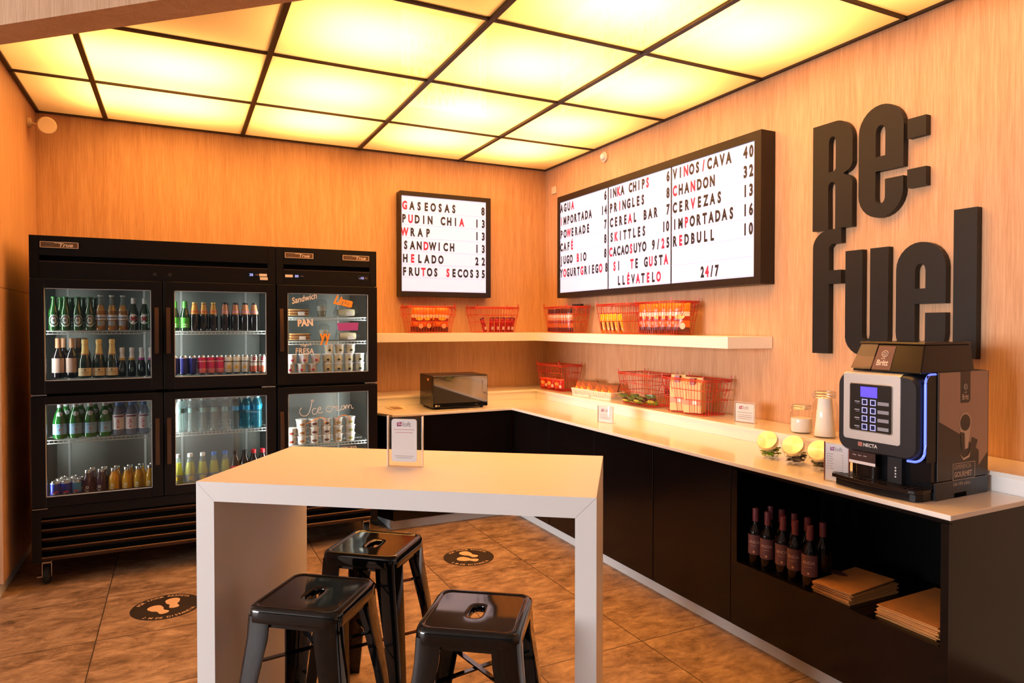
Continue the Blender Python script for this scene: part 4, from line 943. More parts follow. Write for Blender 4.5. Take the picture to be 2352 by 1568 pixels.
# ------------------------------------------------------------------ red wire baskets with snacks
def make_basket():
    t = thing('wire_basket', 'red wire basket', 'basket', group='red wire baskets')
    def lay(z): q = z/0.235; return (0.185+0.040*q, 0.095+0.025*q)
    def ring(z, r, mb):
        a, b = lay(z); mb.tube([(x, y, z) for x, y in rrect(2*a, 2*b, 0.02, 3)], r, M['redwire'], 6, closed=True)
    rim = MB(); ring(0.235, 0.0042, rim); ring(0.224, 0.0028, rim); rim.build('rim', t)
    g = MB()
    for z in (0.006, 0.10, 0.165): ring(z, 0.0024, g)
    a0, b0_ = lay(0.006); a1, b1 = lay(0.235)
    for k in range(15):
        u = -1+2*(k+0.5)/15
        g.tube([(u*a1, -b1, 0.235), (u*a0, -b0_, 0.005), (u*a0, b0_, 0.005), (u*a1, b1, 0.235)], 0.0017, M['redwire'], 4)
    for k in range(8):
        u = -1+2*(k+0.5)/8
        g.tube([(-a1, u*b1, 0.235), (-a0, u*b0_, 0.0055), (a0, u*b0_, 0.0055), (a1, u*b1, 0.235)], 0.0017, M['redwire'], 4)
    g.build('wire_mesh', t)
    for sgn in (-1, 1):
        h = MB(); h.tube([(sgn*a1, -0.05, 0.232), (sgn*(a1+0.022), -0.045, 0.205), (sgn*(a1+0.018), -0.045, 0.16), (sgn*(a1-0.005), -0.045, 0.135)], 0.0024, M['redwire'], 5)
        h.tube([(sgn*a1, 0.05, 0.232), (sgn*(a1+0.022), 0.045, 0.205), (sgn*(a1+0.018), 0.045, 0.16), (sgn*(a1-0.005), 0.045, 0.135)], 0.0024, M['redwire'], 5)
        h.build('side_handle', t)
    for cx, cy in ((-a1+0.02, -b1), (a1-0.02, -b1), (-a1+0.02, b1), (a1-0.02, b1)):
        MB().tube([(cx, cy, 0.232), (cx, cy, 0.262)], 0.004, M['redwire'], 6).build('stacking_peg', t)
    return t
BK = make_basket()
bask = [((2.0, 5.715, 1.512), 0, 'red wire basket of orange snack bags on the shelf, beside the cooler'),
        ((2.63, 5.715, 1.512), 0, 'red wire basket with small red candy packs on the shelf, left of the corner'),
        ((3.15, 5.245, 1.512), -PI/2, 'red wire basket packed with brown snack packets, first after the shelf corner'),
        ((3.15, 4.37, 1.512), -PI/2, 'red wire basket half filled with yellow candy packs on the shelf'),
        ((3.15, 3.86, 1.512), -PI/2, 'red wire basket full of orange snack bags at the right end of the shelf'),
        ((3.15, 5.38, 0.986), -PI/2, 'red wire basket with three red packs on the ledge, nearest the corner'),
        ((3.140, 4.065, 0.986), -PI/2-0.06, 'red wire basket holding small green packs on the ledge'),
        ((3.15, 3.545, 0.986), -PI/2, 'red wire basket holding tall paper coffee bags on the ledge')]
for i, (loc, rz, lab) in enumerate(bask):
    b = BK if i == 0 else dup(BK)
    b.location = loc; b.rotation_euler = (0, 0, rz); b['label'] = lab
def pouch(name, w, h, t, bands, wr=0.004, nx=8, nz=14):
    """filled foil pouch: crimped top and bottom; bands = [(upto fraction of height, material)]"""
    mb = MB()
    def m_at(f):
        for a, m in bands:
            if f <= a: return m
        return bands[-1][1]
    rnd = random.Random(hash((name, w, h)) & 0xffff); R_ = [[rnd.uniform(-1, 1) for _ in range(nx+1)] for _ in range(nz+1)]
    for sgn in (-1, 1):
        P_ = []
        for j in range(nz+1):
            f = j/nz; row = []
            for i in range(nx+1):
                u = i/nx*2-1
                prof = max(0.0, (1-abs(2*f-1)**3.2))**0.6*max(0.0, 1-abs(u)**2.6)**0.7
                inset = 1-0.05*math.sin(PI*f)
                row.append((u*w/2*inset, sgn*(t/2*prof + (wr*R_[j][i]*prof)), f*h))
            P_.append(row)
        for j in range(nz):
            for i in range(nx):
                q = [P_[j][i], P_[j][i+1], P_[j+1][i+1], P_[j+1][i]]
                mb.add(q if sgn < 0 else q[::-1], [(0, 1, 2, 3)], m_at((j+0.5)/nz), True)
    return mb.build(name)
ORB = [(0.06, P('7a2410', 0.25)), (0.22, P('5a1c14', 0.25)), (0.42, P('d8641e', 0.25)), (0.55, P('a83418', 0.25)), (0.70, P('e6cdb8', 0.25)), (1.0, P('f07a14', 0.25))]
def put(src_fn, lst, desc, cat, where, grp):
    src = None
    for i, (loc, rot) in enumerate(lst):
        if src is None: src = o = src_fn()
        else: o = dup(src)
        o.location = loc; o.rotation_euler = rot
        tag(o, '%s, %s from left, %s' % (desc, ORD[i], where), cat, grp)
def emb(o, items, name='print'):
    mb = MB()
    for kind, x, z, y, *r in items:
        if kind == 'e':
            w, h, m = r; n = 14
            mb.add([(x+w/2*math.cos(2*PI*i/n), y, z+h/2*math.sin(2*PI*i/n)) for i in range(n)], [list(range(n))], m)
        else:
            s_, m, size, ang, bold = r
            put_text(mb, s_, m, front_T(x, y, z) @ Matrix.Rotation(ang, 4, 'Z'), size=size, bold=bold, align='CENTER', sx=0.85)
    mb.build(name, o); return o
def bag_orange():
    o = pouch('snack_bag', 0.135, 0.215, 0.036, ORB)
    return emb(o, [('e', 0.0, 0.118, -0.0225, 0.07, 0.032, P('f0c040')), ('e', 0.02, 0.055, -0.022, 0.04, 0.045, P('e8b088')), ('e', -0.03, 0.075, -0.022, 0.05, 0.03, P('e87a20'))])
put(bag_orange, [((1.880, 5.665, 1.522), (0.04, 0.06, 0.12)), ((1.975, 5.705, 1.522), (0.02, -0.02, 0.05)), ((2.095, 5.660, 1.522), (0.05, 0.05, -0.08)), ((2.03, 5.765, 1.522), (0.0, 0.02, 0.1))], 'orange snack bag', 'snack bag', 'shelf basket beside the cooler', 'orange snack bags beside the cooler')
RED = [(0.1, P('8a1a18', 0.25)), (0.85, P('a01e22', 0.25)), (1.0, P('5a1410', 0.25))]
def pk_red():
    o = pouch('candy_pack', 0.050, 0.135, 0.026, RED, 0.002, 6, 10)
    return emb(o, [('t', 0.012, 0.035, -0.0165, 'CANDY'[0:0] + 'IIIII', P('f0e0d8'), 0.028, PI/2, 0.001)])
put(pk_red, [((2.535, 5.67, 1.52), (0, -0.35, 0.3)), ((2.590, 5.655, 1.52), (0, 0.02, 0)), ((2.645, 5.655, 1.52), (0, 0.0, 0.05)), ((2.700, 5.655, 1.52), (0, 0.05, 0)), ((2.755, 5.655, 1.52), (0, 0.10, -0.05)), ((2.795, 5.670, 1.52), (0, 0.18, 0))], 'small red candy pack with white print', 'candy pack', 'shelf basket left of corner', 'red candy packs')
BRN = [(0.2, P('4a1a18', 0.3)), (0.38, P('c86a30', 0.3)), (0.5, P('8a3a24', 0.3)), (0.60, P('d89a70', 0.3)), (0.72, P('dcc8b4', 0.25)), (0.82, P('9a5030', 0.3)), (1.0, P('2a1418', 0.3))]
def pk_brown():
    o = pouch('snack_packet', 0.078, 0.205, 0.026, BRN, 0.004, 6, 16)
    return emb(o, [('e', 0.0, 0.135, -0.0165, 0.035, 0.03, P('efe2d2'))])
put(pk_brown, [((3.085, 5.41-0.046*k, 1.522), (0.02, random.uniform(-0.05, 0.05), -PI/2+0.62)) for k in range(8)], 'brown snack packet', 'snack packet', 'first shelf basket after the corner', 'brown snack packets')
o = MB().box(-0.06, 0.06, -0.02, 0.02, 0, 0.016, P('151314', 0.4)).build('black_case', loc=(3.19, 5.12, 1.752), rotz=-PI/2+0.1, bevel=0.004)
tag(o, 'small black case lying on top of the brown snack packets', 'case')
MB().box(-0.055, 0.055, -0.016, 0.016, 0.016, 0.018, P('3a3838', 0.3)).build('lid', o)
YEL = [(0.08, P('c88410', 0.25)), (0.72, P('eeb018', 0.25)), (1.0, P('f2c21a', 0.25))]
def pk_yel():
    o = pouch('candy_pack', 0.053, 0.150, 0.026, YEL, 0.002, 6, 10)
    return emb(o, [('t', 0.012, 0.055, -0.0165, 'MMMM', P('4a1e14'), 0.026, PI/2+0.1, 0.0012), ('e', 0, 0.018, -0.0155, 0.03, 0.018, P('b0522a'))])
put(pk_yel, [((3.065, 4.53, 1.522), (0.0, -0.14, -PI/2)), ((3.070, 4.475, 1.522), (0.0, -0.16, -PI/2)), ((3.070, 4.42, 1.522), (0, -0.18, -PI/2)), ((3.075, 4.37, 1.522), (0, -0.2, -PI/2+0.1)), ((3.085, 4.305, 1.522), (0, -0.22, -PI/2+0.1))], 'yellow candy pack', 'candy pack', 'half-filled shelf basket', 'yellow candy packs')
put(bag_orange, [((3.100+0.004*k, 4.010-0.068*k, 1.522), (0.02, random.uniform(-0.05, 0.05), -PI/2+0.62)) for k in range(6)], 'orange snack bag', 'snack bag', 'basket at shelf right end', 'orange snack bags at the shelf end')
RD2 = [(0.12, P('b02a20', 0.25)), (0.9, P('d03024', 0.25)), (1.0, P('e86a50', 0.25))]
def pk_red2():
    o = pouch('snack_pack', 0.110, 0.100, 0.040, RD2, 0.003, 7, 8)
    return emb(o, [('e', -0.012, 0.058, -0.0235, 0.045, 0.035, P('f0a050')), ('e', 0.022, 0.035, -0.0235, 0.03, 0.03, P('f0e0d0'))])
put(pk_red2, [((3.075, 5.495, 0.997), (0.1, 0, -PI/2+0.45)), ((3.075, 5.375, 0.997), (0.1, 0, -PI/2+0.4)), ((3.085, 5.255, 0.997), (0.1, 0, -PI/2+0.45))], 'small red snack pack', 'snack pack', 'ledge basket nearest the corner', 'red packs in the corner basket')
GRN = [(0.15, P('3a4a1c', 0.25)), (0.5, P('8a9a30', 0.25)), (0.7, P('5a2a30', 0.25)), (1.0, P('4a5a24', 0.25))]
def pk_green():
    o = pouch('snack_pack', 0.085, 0.110, 0.032, GRN, 0.006, 7, 8)
    return emb(o, [('e', 0.0, 0.06, -0.021, 0.05, 0.03, P('b8b848'))])
put(pk_green, [((3.075, 4.19, 0.998), (0.9, 0, -PI/2+0.3)), ((3.075, 4.115, 1.010), (1.2, 0.1, -PI/2+0.6)), ((3.07, 4.035, 1.000), (0.8, -0.1, -PI/2+0.2)), ((3.085, 3.97, 1.012), (1.1, 0.1, -PI/2)), ((3.085, 3.915, 1.0), (0.7, 0, -PI/2+0.5))], 'small green snack pack', 'snack pack', 'ledge basket beside white tray', 'green packs')
o = MB().box(-0.024, 0.024, -0.004, 0.0, 0, 0.052, P('4a2426')).build('price_tag', loc=(3.262, 3.98, 1.07), rotz=-PI/2, bevel=0.002); tag(o, 'small dark square card at the back of the green pack basket', 'card')
MB().box(-0.018, 0.018, -0.0048, -0.004, 0.022, 0.030, P('8a5a50')).build('card_print', o)
def coffee(label, x, y, rz, w, h, d):
    t = thing('coffee_bag', label, 'coffee bag', (x, y, 0.997), rz)
    mb = MB(); loops = [[(a*w/2, b*d/2, z) for a, b in ((-1, -1), (1, -1), (1, 1), (-1, 1))] for z in (0, h*0.80)]
    loops += [[(a*w/2, b*d/2*0.30, h*0.93) for a, b in ((-1, -1), (1, -1), (1, 1), (-1, 1))], [(a*w/2, b*d/2*0.25, h) for a, b in ((-1, -1), (1, -1), (1, 1), (-1, 1))]]
    mb.loft(loops, M['kraft2'], smooth=False); mb.build('paper_bag', t, bevel=0.002)
    m2 = MB(); m2.box(-0.018, 0.018, -d/2-0.003, -d/2*0.25, h*0.80, h*0.985, P('8a1a20')); m2.build('red_seal', t)
    m3 = MB(); m3.box(-w/2+0.002, w/2-0.002, -d/2-0.0015, -d/2, h*0.22, h*0.38, P('c8783a')); m3.box(0.004, 0.030, -d/2-0.0025, -d/2-0.0012, h*0.24, h*0.36, P('e8e0d8')); m3.build('printed_band', t)
coffee('tall pale paper coffee bag with red seal, closest to the green packs', 3.085, 3.640, -PI/2+0.5, 0.105, 0.245, 0.065)
coffee('tall pale paper coffee bag with red seal, next to the ledge sign', 3.095, 3.495, -PI/2+0.42, 0.125, 0.235, 0.07)
# white weave trays with chocolate packs
def tray(label, y, rz):
    t = thing('weave_tray', label, 'tray', (3.13, y, 0.986), rz)
    mb = MB(); a, b = 0.115, 0.075
    for k in range(9):
        z = 0.002+k*0.0066; q = 1+0.10*k/8
        mb.tube([(x*q, yy*q, z) for x, yy in rrect(2*a, 2*b, 0.014, 3)], 0.0021 if 0 < k < 8 else 0.0042, M['wplastic'], 5, closed=True)
    for x, yy in rrect(2*a, 2*b, 0.014, 3)[::2]: mb.tube([(x, yy, 0.002), (x*1.1, yy*1.1, 0.055)], 0.0032, M['wplastic'], 5)
    for k in range(9):
        u = -1+2*(k+0.5)/9; mb.tube([(u*a, -b, 0.002), (u*a*1.1, -b*1.1, 0.055)], 0.0024, M['wplastic'], 4); mb.tube([(u*a, b, 0.002), (u*a*1.1, b*1.1, 0.055)], 0.0024, M['wplastic'], 4)
    mb.build('weave_wall', t); MB().box(-a, a, -b, b, 0, 0.003, M['wplastic']).build('bottom', t)
    return t
tray('white plastic weave tray of chocolate packs, closer to the corner', 4.865, -PI/2+0.10)
tray('white plastic weave tray of chocolate packs, beside the green pack basket', 4.575, -PI/2+0.16)
def choc():
    o = MB().box(-0.042, 0.042, -0.009, 0.009, 0, 0.125, P('7a0c12', 0.25)).build('chocolate_pack', bevel=0.003)
    m = MB(); Tc = front_T(0, -0.0092, 0); m.prism([(-0.041, 0.001), (0.004, 0.001), (-0.012, 0.040), (-0.041, 0.062)], 0, 0.0005, P('e8a020', 0.3), T=Tc); m.prism([(0.0045, 0.001), (0.026, 0.001), (0.004, 0.060), (-0.041, 0.096), (-0.041, 0.0625), (-0.0115, 0.0405)], 0, 0.0005, P('c8401a', 0.3), T=Tc); m.box(-0.030, 0.0415, -0.0098, -0.009, 0.108, 0.124, P('4a1014', 0.3)); m.build('front_print', o); return o
put(choc, [((3.085, 4.930, 1.005), (-0.60, 0.0, -PI/2+0.55)), ((3.095, 4.865, 1.005), (-0.60, 0.0, -PI/2+0.55)), ((3.12, 4.805, 1.005), (-0.6, 0, -PI/2+0.55))], 'red and orange chocolate pack', 'chocolate pack', 'tray closer to the corner', 'chocolate packs')
put(choc, [((3.090, 4.640, 1.000), (-0.64, 0.0, -PI/2+0.55)), ((3.105, 4.570, 1.000), (-0.64, 0.0, -PI/2+0.55)), ((3.13, 4.510, 1.0), (-0.64, 0, -PI/2+0.55))], 'red and orange chocolate pack', 'chocolate pack', 'tray beside green pack basket', 'chocolate packs')

# ------------------------------------------------------------------ microwave
t = thing('microwave', 'black microwave oven with mirrored door on the counter near the corner', 'microwave', (1.828, 5.125, 0.901), -0.04)
mb = MB(); mb.box(0, 0.475, 0.012, 0.36, 0.010, 0.272, M['machb']); mb.build('case', t, bevel=0.006)
mb = MB(); mb.box(0.001, 0.474, -0.006, 0.0115, 0.014, 0.270, M['gpanel']); mb.build('door', t, bevel=0.003)
mb = MB(); mb.box(0.006, 0.469, -0.0072, -0.0062, 0.050, 0.262, M['mirror']); mb.build('mirror_glass', t)
mb = MB(); mb.lathe([(0.008, 0), (0, 0.0005)], P('d0c8c0'), 12, T=Matrix.Translation((0.028, -0.0068, 0.030)) @ Matrix.Rotation(PI/2, 4, 'X')); put_text(mb, 'LG', P('d0c8c0'), front_T(0.040, -0.0070, 0.025), size=0.016, bold=0.0003)
put_text(mb, '10:44', P('6a6a66'), front_T(0.36, -0.0070, 0.025), size=0.012); mb.build('door_print', t)
mb = MB(); mb.box(-0.0012, 0.0, 0.10, 0.15, 0.225, 0.245, P('e8b070')); mb.build('side_sticker', t)
for x in (0.04, 0.435):
    for y in (0.04, 0.32): MB().lathe([(0.014, 0), (0.014, 0.010)], M['rubber'], 12, T=Matrix.Translation((x, y, 0))).build('foot', t)

# ------------------------------------------------------------------ coffee machine (x along its front, y into its depth)
cm = thing('coffee_machine', 'tall black coffee machine with blue lit display at the counter end', 'coffee machine', (2.500, 1.968, 0.901), -PI/2)
mb = MB(); mb.box(0.004, 0.366, 0.125, 0.465, 0.0, 0.498, M['machb']); mb.build('body_case', cm, bevel=0.006)
mb = MB(); mb.box(0.367, 0.371, 0.128, 0.462, 0.072, 0.496, M['brown']); sp = mb.build('side_panel', cm, bevel=0.001)
def side_T(y, z): return frame_T((0.3712, y, z), (0, 1, 0), (0, 0, 1))     # on the right flank, reading front to back
mb = MB()
def sp_poly(pts, m, off): mb.add([(0.3712+off, 0.135+u, v) for u, v in pts], [list(range(len(pts)))], m)
sp_poly([(0, 0.495), (0, 0.305), (0.155, 0.240), (0.262, 0.175), (0.262, 0.115), (0.322, 0.165), (0.322, 0.495)], M['tan'], 0)
mb.build('tan_graphic', sp)
mb = MB(); sp_poly([(0.135, 0.496), (0.135, 0.372), (0.19, 0.372), (0.20, 0.382), (0.20, 0.496)], M['brown'], 0.0004)
n = 20; cx, cz = 0.168, 0.288
sp_poly([(cx-0.036, cz), (cx-0.020, cz-0.105), (cx+0.020, cz-0.098), (cx+0.040, cz+0.005)], M['tanlite'], 0.0004)
sp_poly([(cx+0.040*math.cos(2*PI*i/n), cz+0.005+0.040*math.sin(2*PI*i/n)) for i in range(n)], M['tanlite'], 0.0006)
sp_poly([(cx+0.034*math.cos(2*PI*i/n), cz+0.005+0.033*math.sin(2*PI*i/n)) for i in range(n)], M['brown'], 0.0008)
sp_poly([(cx-0.034, cz-0.03), (cx-0.004, cz-0.036), (cx+0.000, cz-0.11), (cx-0.020, cz-0.105)], M['brown'], 0.0007)
sp_poly([(cx-0.034, cz-0.118), (cx-0.01, cz-0.145), (cx+0.03, cz-0.135), (cx+0.036, cz-0.112), (cx+0.022, cz-0.128), (cx-0.01, cz-0.136)], M['tanlite'], 0.0007)
sp_poly([(cx+0.046, cz-0.055), (cx+0.085, cz-0.07), (cx+0.05, cz-0.15), (cx+0.022, cz-0.13)], M['brown'], 0.0005)
mb.build('cup_graphic', sp)
mb = MB(); L2 = M['tanlite']
for a in ((0.100, 0.235, 0.1165, 0.1185), (0.100, 0.235, 0.0365+0.016, 0.0385+0.016)): mb.box(0.3716, 0.3719, 0.135+a[0]-0.01, 0.135+a[1], a[2]+0.016, a[3]+0.016, L2)
for a in (0.0895, 0.234): mb.box(0.3716, 0.3719, 0.135+a, 0.135+a+0.002, 0.0705, 0.1345, L2)
put_text(mb, 'EXPERIENCIA', L2, side_T(0.135+0.098, 0.112) @ Matrix.Translation((0, 0, 0.0006)), size=0.0235, sx=0.80)
put_text(mb, 'GOURMET', L2, side_T(0.135+0.098, 0.081) @ Matrix.Translation((0, 0, 0.0006)), size=0.028, sx=0.88, bold=0.0007)
put_text(mb, 'Café 100% peruano', L2, side_T(0.135+0.092, 0.048) @ Matrix.Translation((0, 0, 0.0006)), size=0.018, sx=0.84) if False else put_text(mb, 'Café 100% arábica', L2, side_T(0.135+0.092, 0.047) @ Matrix.Translation((0, 0, 0.0006)), size=0.018, sx=0.84)
put_text(mb, 'Britt', L2, side_T(0.135+0.144, 0.385) @ Matrix.Translation((0, 0, 0.0012)), size=0.031, sx=0.75, bold=0.0008); put_text(mb, 'café', L2, side_T(0.135+0.157, 0.410) @ Matrix.Translation((0, 0, 0.0012)), size=0.012)
mb.tube([(0.3722, 0.135+0.168+0.011*math.cos(a_), 0.435+0.011*math.sin(a_)) for a_ in [2*PI*i/14 for i in range(14)]], 0.0012, L2, 4, closed=True)
mb.tube([(0.3722, 0.135+0.168+0.005*math.cos(a_), 0.434+0.005*math.sin(a_)) for a_ in [2*PI*i/10 for i in range(10)]], 0.0012, L2, 4, closed=True)
mb.build('side_lettering', sp)
mb = MB(); mb.box(0.362, 0.3715, 0.115, 0.462, 0.0, 0.066, M['mach']); mb.box(0.3716, 0.3722, 0.10, 0.462, 0.066, 0.069, P('5a4438')); mb.box(0.368, 0.3720, 0.235, 0.315, 0.0, 0.018, M['coolerslot']); mb.build('plinth', cm)
# front head
def rr_loop(y, w, h, r, cx=0.175, cz=0.318): return [(x, y, z) for x, z in rrect(w, h, r, 6, cx, cz)]
hd = MB(); hd.loft([rr_loop(0.13, 0.356, 0.334, 0.05), rr_loop(0.065, 0.356, 0.334, 0.05), rr_loop(0.047, 0.350, 0.328, 0.05), rr_loop(0.036, 0.335, 0.313, 0.046)], M['mach']); hd.build('front_head', cm)
fp = MB(); fp.loft([[(x, 0.0355, z) for x, z in rrect(0.252, 0.276, 0.012, 4, 0.156, 0.342)], [(x, 0.0335, z) for x, z in rrect(0.250, 0.274, 0.012, 4, 0.156, 0.342)]], M['brush'], smooth=False)
fp.add([(0.030, 0.0340, 0.476), (0.282, 0.0340, 0.476), (0.282, 0.050, 0.4865), (0.030, 0.050, 0.4865), (0.282, 0.11, 0.4868), (0.030, 0.11, 0.4868)], [(0, 1, 2, 3), (3, 2, 4, 5)], M['brush'], True)
fpo = fp.build('silver_face', cm)
gp = MB(); gp.loft([[(x, 0.0334, z) for x, z in rrect(0.192, 0.200, 0.010, 4, 0.155, 0.341)], [(x, 0.0315, z) for x, z in rrect(0.190, 0.198, 0.010, 4, 0.155, 0.341)]], M['steel'], smooth=False)
gp.loft([[(x, 0.0314, z) for x, z in rrect(0.184, 0.192, 0.008, 4, 0.155, 0.341)], [(x, 0.0305, z) for x, z in rrect(0.183, 0.191, 0.008, 4, 0.155, 0.341)]], M['gpanel'], smooth=False)
gpo = gp.build('control_panel', fpo)
MB().box(0.112, 0.186, 0.0295, 0.0304, 0.384, 0.427, M['disp']).build('display', gpo)
bt = MB()
for r in range(4):
    for c in range(2):
        x = 0.119+c*0.037; z = 0.352-r*0.034
        for q in ((x, x+0.024, z, z+0.003), (x, x+0.024, z+0.021, z+0.024), (x, x+0.003, z+0.003, z+0.021), (x+0.021, x+0.024, z+0.003, z+0.021)): bt.box(q[0], q[1], 0.0292, 0.0303, q[2], q[3], M['btn'])
        bt.box(x+0.003, x+0.021, 0.0297, 0.0303, z+0.003, z+0.021, M['btnin'])
    z = 0.352-r*0.034
    bt.box(0.085, 0.108, 0.0300, 0.0303, z+0.010, z+0.014, P('9a9aa6')); bt.box(0.090, 0.108, 0.0300, 0.0303, z+0.003, z+0.006, P('62626e')); bt.box(0.188, 0.236, 0.0300, 0.0303, z+0.004, z+0.018, P('8a8a94'))
bt.build('button', gpo)
nm = MB(); nm.box(0.098, 0.118, 0.0355, 0.0362, 0.178, 0.196, P('a06a60')); put_text(nm, 'NECTA', P('d8d4d0'), front_T(0.122, 0.0352, 0.180), size=0.020, sx=0.95, bold=0.0004); nm.build('maker_lettering', cm)
bl = MB()
path = [(0.360, 0.13, 0.489)]+[(0.362, 0.098-0.036*math.sin(a), 0.453+0.036*math.cos(a)) for a in [PI/2*i/8 for i in range(9)]]+[(0.363, 0.062, 0.22)]+[(0.363-0.040+0.040*math.cos(a), 0.060-0.008*math.sin(a), 0.190-0.040*math.sin(a)) for a in [PI/2*i/8 for i in range(9)]]+[(0.300, 0.051, 0.1495)]
bl.tube(path, 0.0048, M['blue'], 8); bl.build('blue_light_strip', cm)
sc2 = MB(); sc2.prism([(0.364, 0.066), (0.3665, 0.066), (0.3665, 0.125), (0.364, 0.125)], 0.15, 0.486, M['machb']); sc2.build('side_cheek', cm)
# dispensing bay
mb = MB(); mb.box(0.05, 0.364, 0.10, 0.128, 0.03, 0.152, M['machb']); mb.build('dispensing_bay', cm)
mb = MB(); mb.loft([rrect(0.09, 0.05, 0.02, 5, 0.115, 0.092)] and [[(x, y, z) for x, y in rrect(0.10, 0.055, 0.022, 5, 0.112, 0.088)] for z in (0.030, 0.100)], M['hop']); mb.build('waste_cup', cm)
mb = MB(); mb.box(0.202, 0.262, 0.075, 0.10, 0.045, 0.150, M['mach'])
for k in range(4): mb.lathe([(0.004, 0), (0, 0.001)], P('c8c8c8', 0.2), 8, T=Matrix.Translation((0.236, 0.0748, 0.072+k*0.012)) @ Matrix.Rotation(PI/2, 4, 'X'))
mb.build('spout', cm)
mb = MB(); pts = [(0.050, 0.055), (0.160, 0.055)]
mb.box(0.045, 0.165, 0.052, 0.054, 0.100, 0.152, P('3a2420')); mb.box(0.045, 0.165, 0.0518, 0.0522, 0.100, 0.112, P('e0d8d8')); put_text(mb, '~ ~ ~', P('d8d0d0'), front_T(0.062, 0.0515, 0.128), size=0.028); mb.build('cup_sticker', cm)
# drip tray, bowed front
dt = [(-0.020, 0.125), (-0.026, 0.040), (-0.010, 0.016)]+[(0.02+0.31*i/8, 0.012-0.016*math.sin(PI*i/8)) for i in range(9)]+[(0.352, 0.02), (0.364, 0.05), (0.364, 0.125)]
mb = MB(); mb.prism([(x, y) for x, y in dt], 0.030, 0.046, M['hop']); mb.prism([(x*0.96+0.012, y*0.9+0.012) for x, y in dt], 0.0, 0.030, M['machb']); tr = mb.build('drip_tray', cm, bevel=0.003)
mb = MB()
for k in range(16): mb.box(0.0+k*0.021, 0.010+k*0.021, 0.022, 0.095, 0.0463, 0.0472, M['mach'])
mb.build('drip_grid', tr)
# hoppers
def hop_loop(x0, x1, z, q, y0=0.050, y1=0.40): return [(x0, y0+q, z), (x1, y0+q, z), (x1, y1-q*0.2, z), (x0, y1-q*0.2, z)]
mb = MB(); mb.loft([hop_loop(0.050, 0.140, 0.500, 0.0), hop_loop(0.068, 0.145, 0.602, 0.045)], M['smoke'], smooth=False); mb.build('clear_hopper', cm)
mb = MB(); mb.loft([hop_loop(0.141, 0.352, 0.492, 0.0), hop_loop(0.146, 0.338, 0.602, 0.045)], M['hop'], smooth=False); hp = mb.build('dark_hopper', cm, bevel=0.004)
mb = MB(); mb.loft([hop_loop(0.060, 0.342, 0.6025, 0.040), hop_loop(0.062, 0.340, 0.612, 0.046)], M['hop'], smooth=False); mb.build('hopper_lid', cm, bevel=0.003)
lb = MB(); yz = lambda z: 0.0493+0.045*(z-0.492)/0.110
Tl = frame_T((0.142, yz(0.500)-0.0006, 0.500), (1, 0, 0), (0, 0.045, 0.110))
lb.add([Tl @ Vector(p) for p in ((0.002, 0.0, 0.0004), (0.082, 0.0, 0.0004), (0.082, 0.102, 0.0004), (0.010, 0.102, 0.0004))], [(0, 1, 2, 3)], M['hoplab'])
put_text(lb, 'Britt', M['tanlite'], Tl @ Matrix.Translation((0.017, 0.018, 0.0012)), size=0.034, sx=0.8, bold=0.001); put_text(lb, 'café', M['tanlite'], Tl @ Matrix.Translation((0.032, 0.045, 0.0012)), size=0.012)
lb.tube([Tl @ Vector((0.045+0.013*math.cos(2*PI*i/14), 0.068+0.013*math.sin(2*PI*i/14), 0.0012)) for i in range(14)], 0.0016, M['tanlite'], 4, closed=True); lb.tube([Tl @ Vector((0.045+0.006*math.cos(2*PI*i/10), 0.067+0.006*math.sin(2*PI*i/10), 0.0012)) for i in range(10)], 0.0015, M['tanlite'], 4, closed=True)
lb.build('hopper_label', hp)

# ------------------------------------------------------------------ jars
M['tea1'] = P('7a9a20', 0.4); M['tea2'] = P('4a3420', 0.5); M['tea3'] = P('8a6a34', 0.5)
def candy_jar(label, x, y, cols, rz):
    t = thing('tilted_jar', label, 'jar', (x, y, 0.901), rz)
    # body leans forward: the mouth and lid face the front, up
    ax = Matrix.Translation((0, 0.012, 0.056)) @ Matrix.Rotation(math.radians(52), 4, 'X')
    MB().lathe([(0, -0.060), (0.040, -0.058), (0.058, -0.030), (0.060, 0.0), (0.054, 0.030), (0.046, 0.045), (0.046, 0.060)], M['jar'], 24, T=ax).build('glass_body', t)
    MB().lathe([(0.0475, 0.046), (0.0520, 0.048), (0.0520, 0.066), (0.050, 0.069), (0, 0.0695)], M['brass'], 36).build('metal_lid', t, loc=(0, 0.012, 0.056), rot=(math.radians(52), 0, 0))
    wr = MB(); wr.tube([ax @ Vector((0.0485*math.cos(2*PI*i/20), 0.0485*math.sin(2*PI*i/20), 0.040)) for i in range(20)], 0.0018, M['steel'], 5, closed=True)
    wr.tube([ax @ Vector((-0.054, 0.0, 0.058)), ax @ Vector((-0.062, 0.012, 0.045)), ax @ Vector((-0.056, 0.02, 0.025))], 0.0022, M['steel'], 5); wr.build('wire_bail', t)
    c = MB(); rd = random.Random(int(x*1000+y*77))
    for k in range(95):
        a = rd.uniform(0, 2*PI); r = 0.040*math.sqrt(rd.random()); z = 0.008+0.050*rd.random()
        p = Vector((r*math.cos(a), r*math.sin(a)+0.006, z)); q = Matrix.Translation(p) @ Matrix.Rotation(rd.uniform(0, PI), 4, 'Z') @ Matrix.Rotation(rd.uniform(-0.8, 0.8), 4, 'X')
        c.box(-0.013, 0.013, -0.004, 0.004, -0.0012, 0.0012, P(cols[k % len(cols)], 0.4), T=q)
    ob = c.build('contents', t); ob['kind'] = 'stuff'
candy_jar('tilted glass jar of green sachets with metal lid, in front of the short jar', 2.72, 2.505, ['8ab020', '5a7a18', 'c8d060'], -PI/2+0.38)
candy_jar('tilted glass jar of dark tea sachets with metal lid, middle of three', 2.72, 2.345, ['3a2a1c', '5a4630', 'b0a080'], -PI/2+0.38)
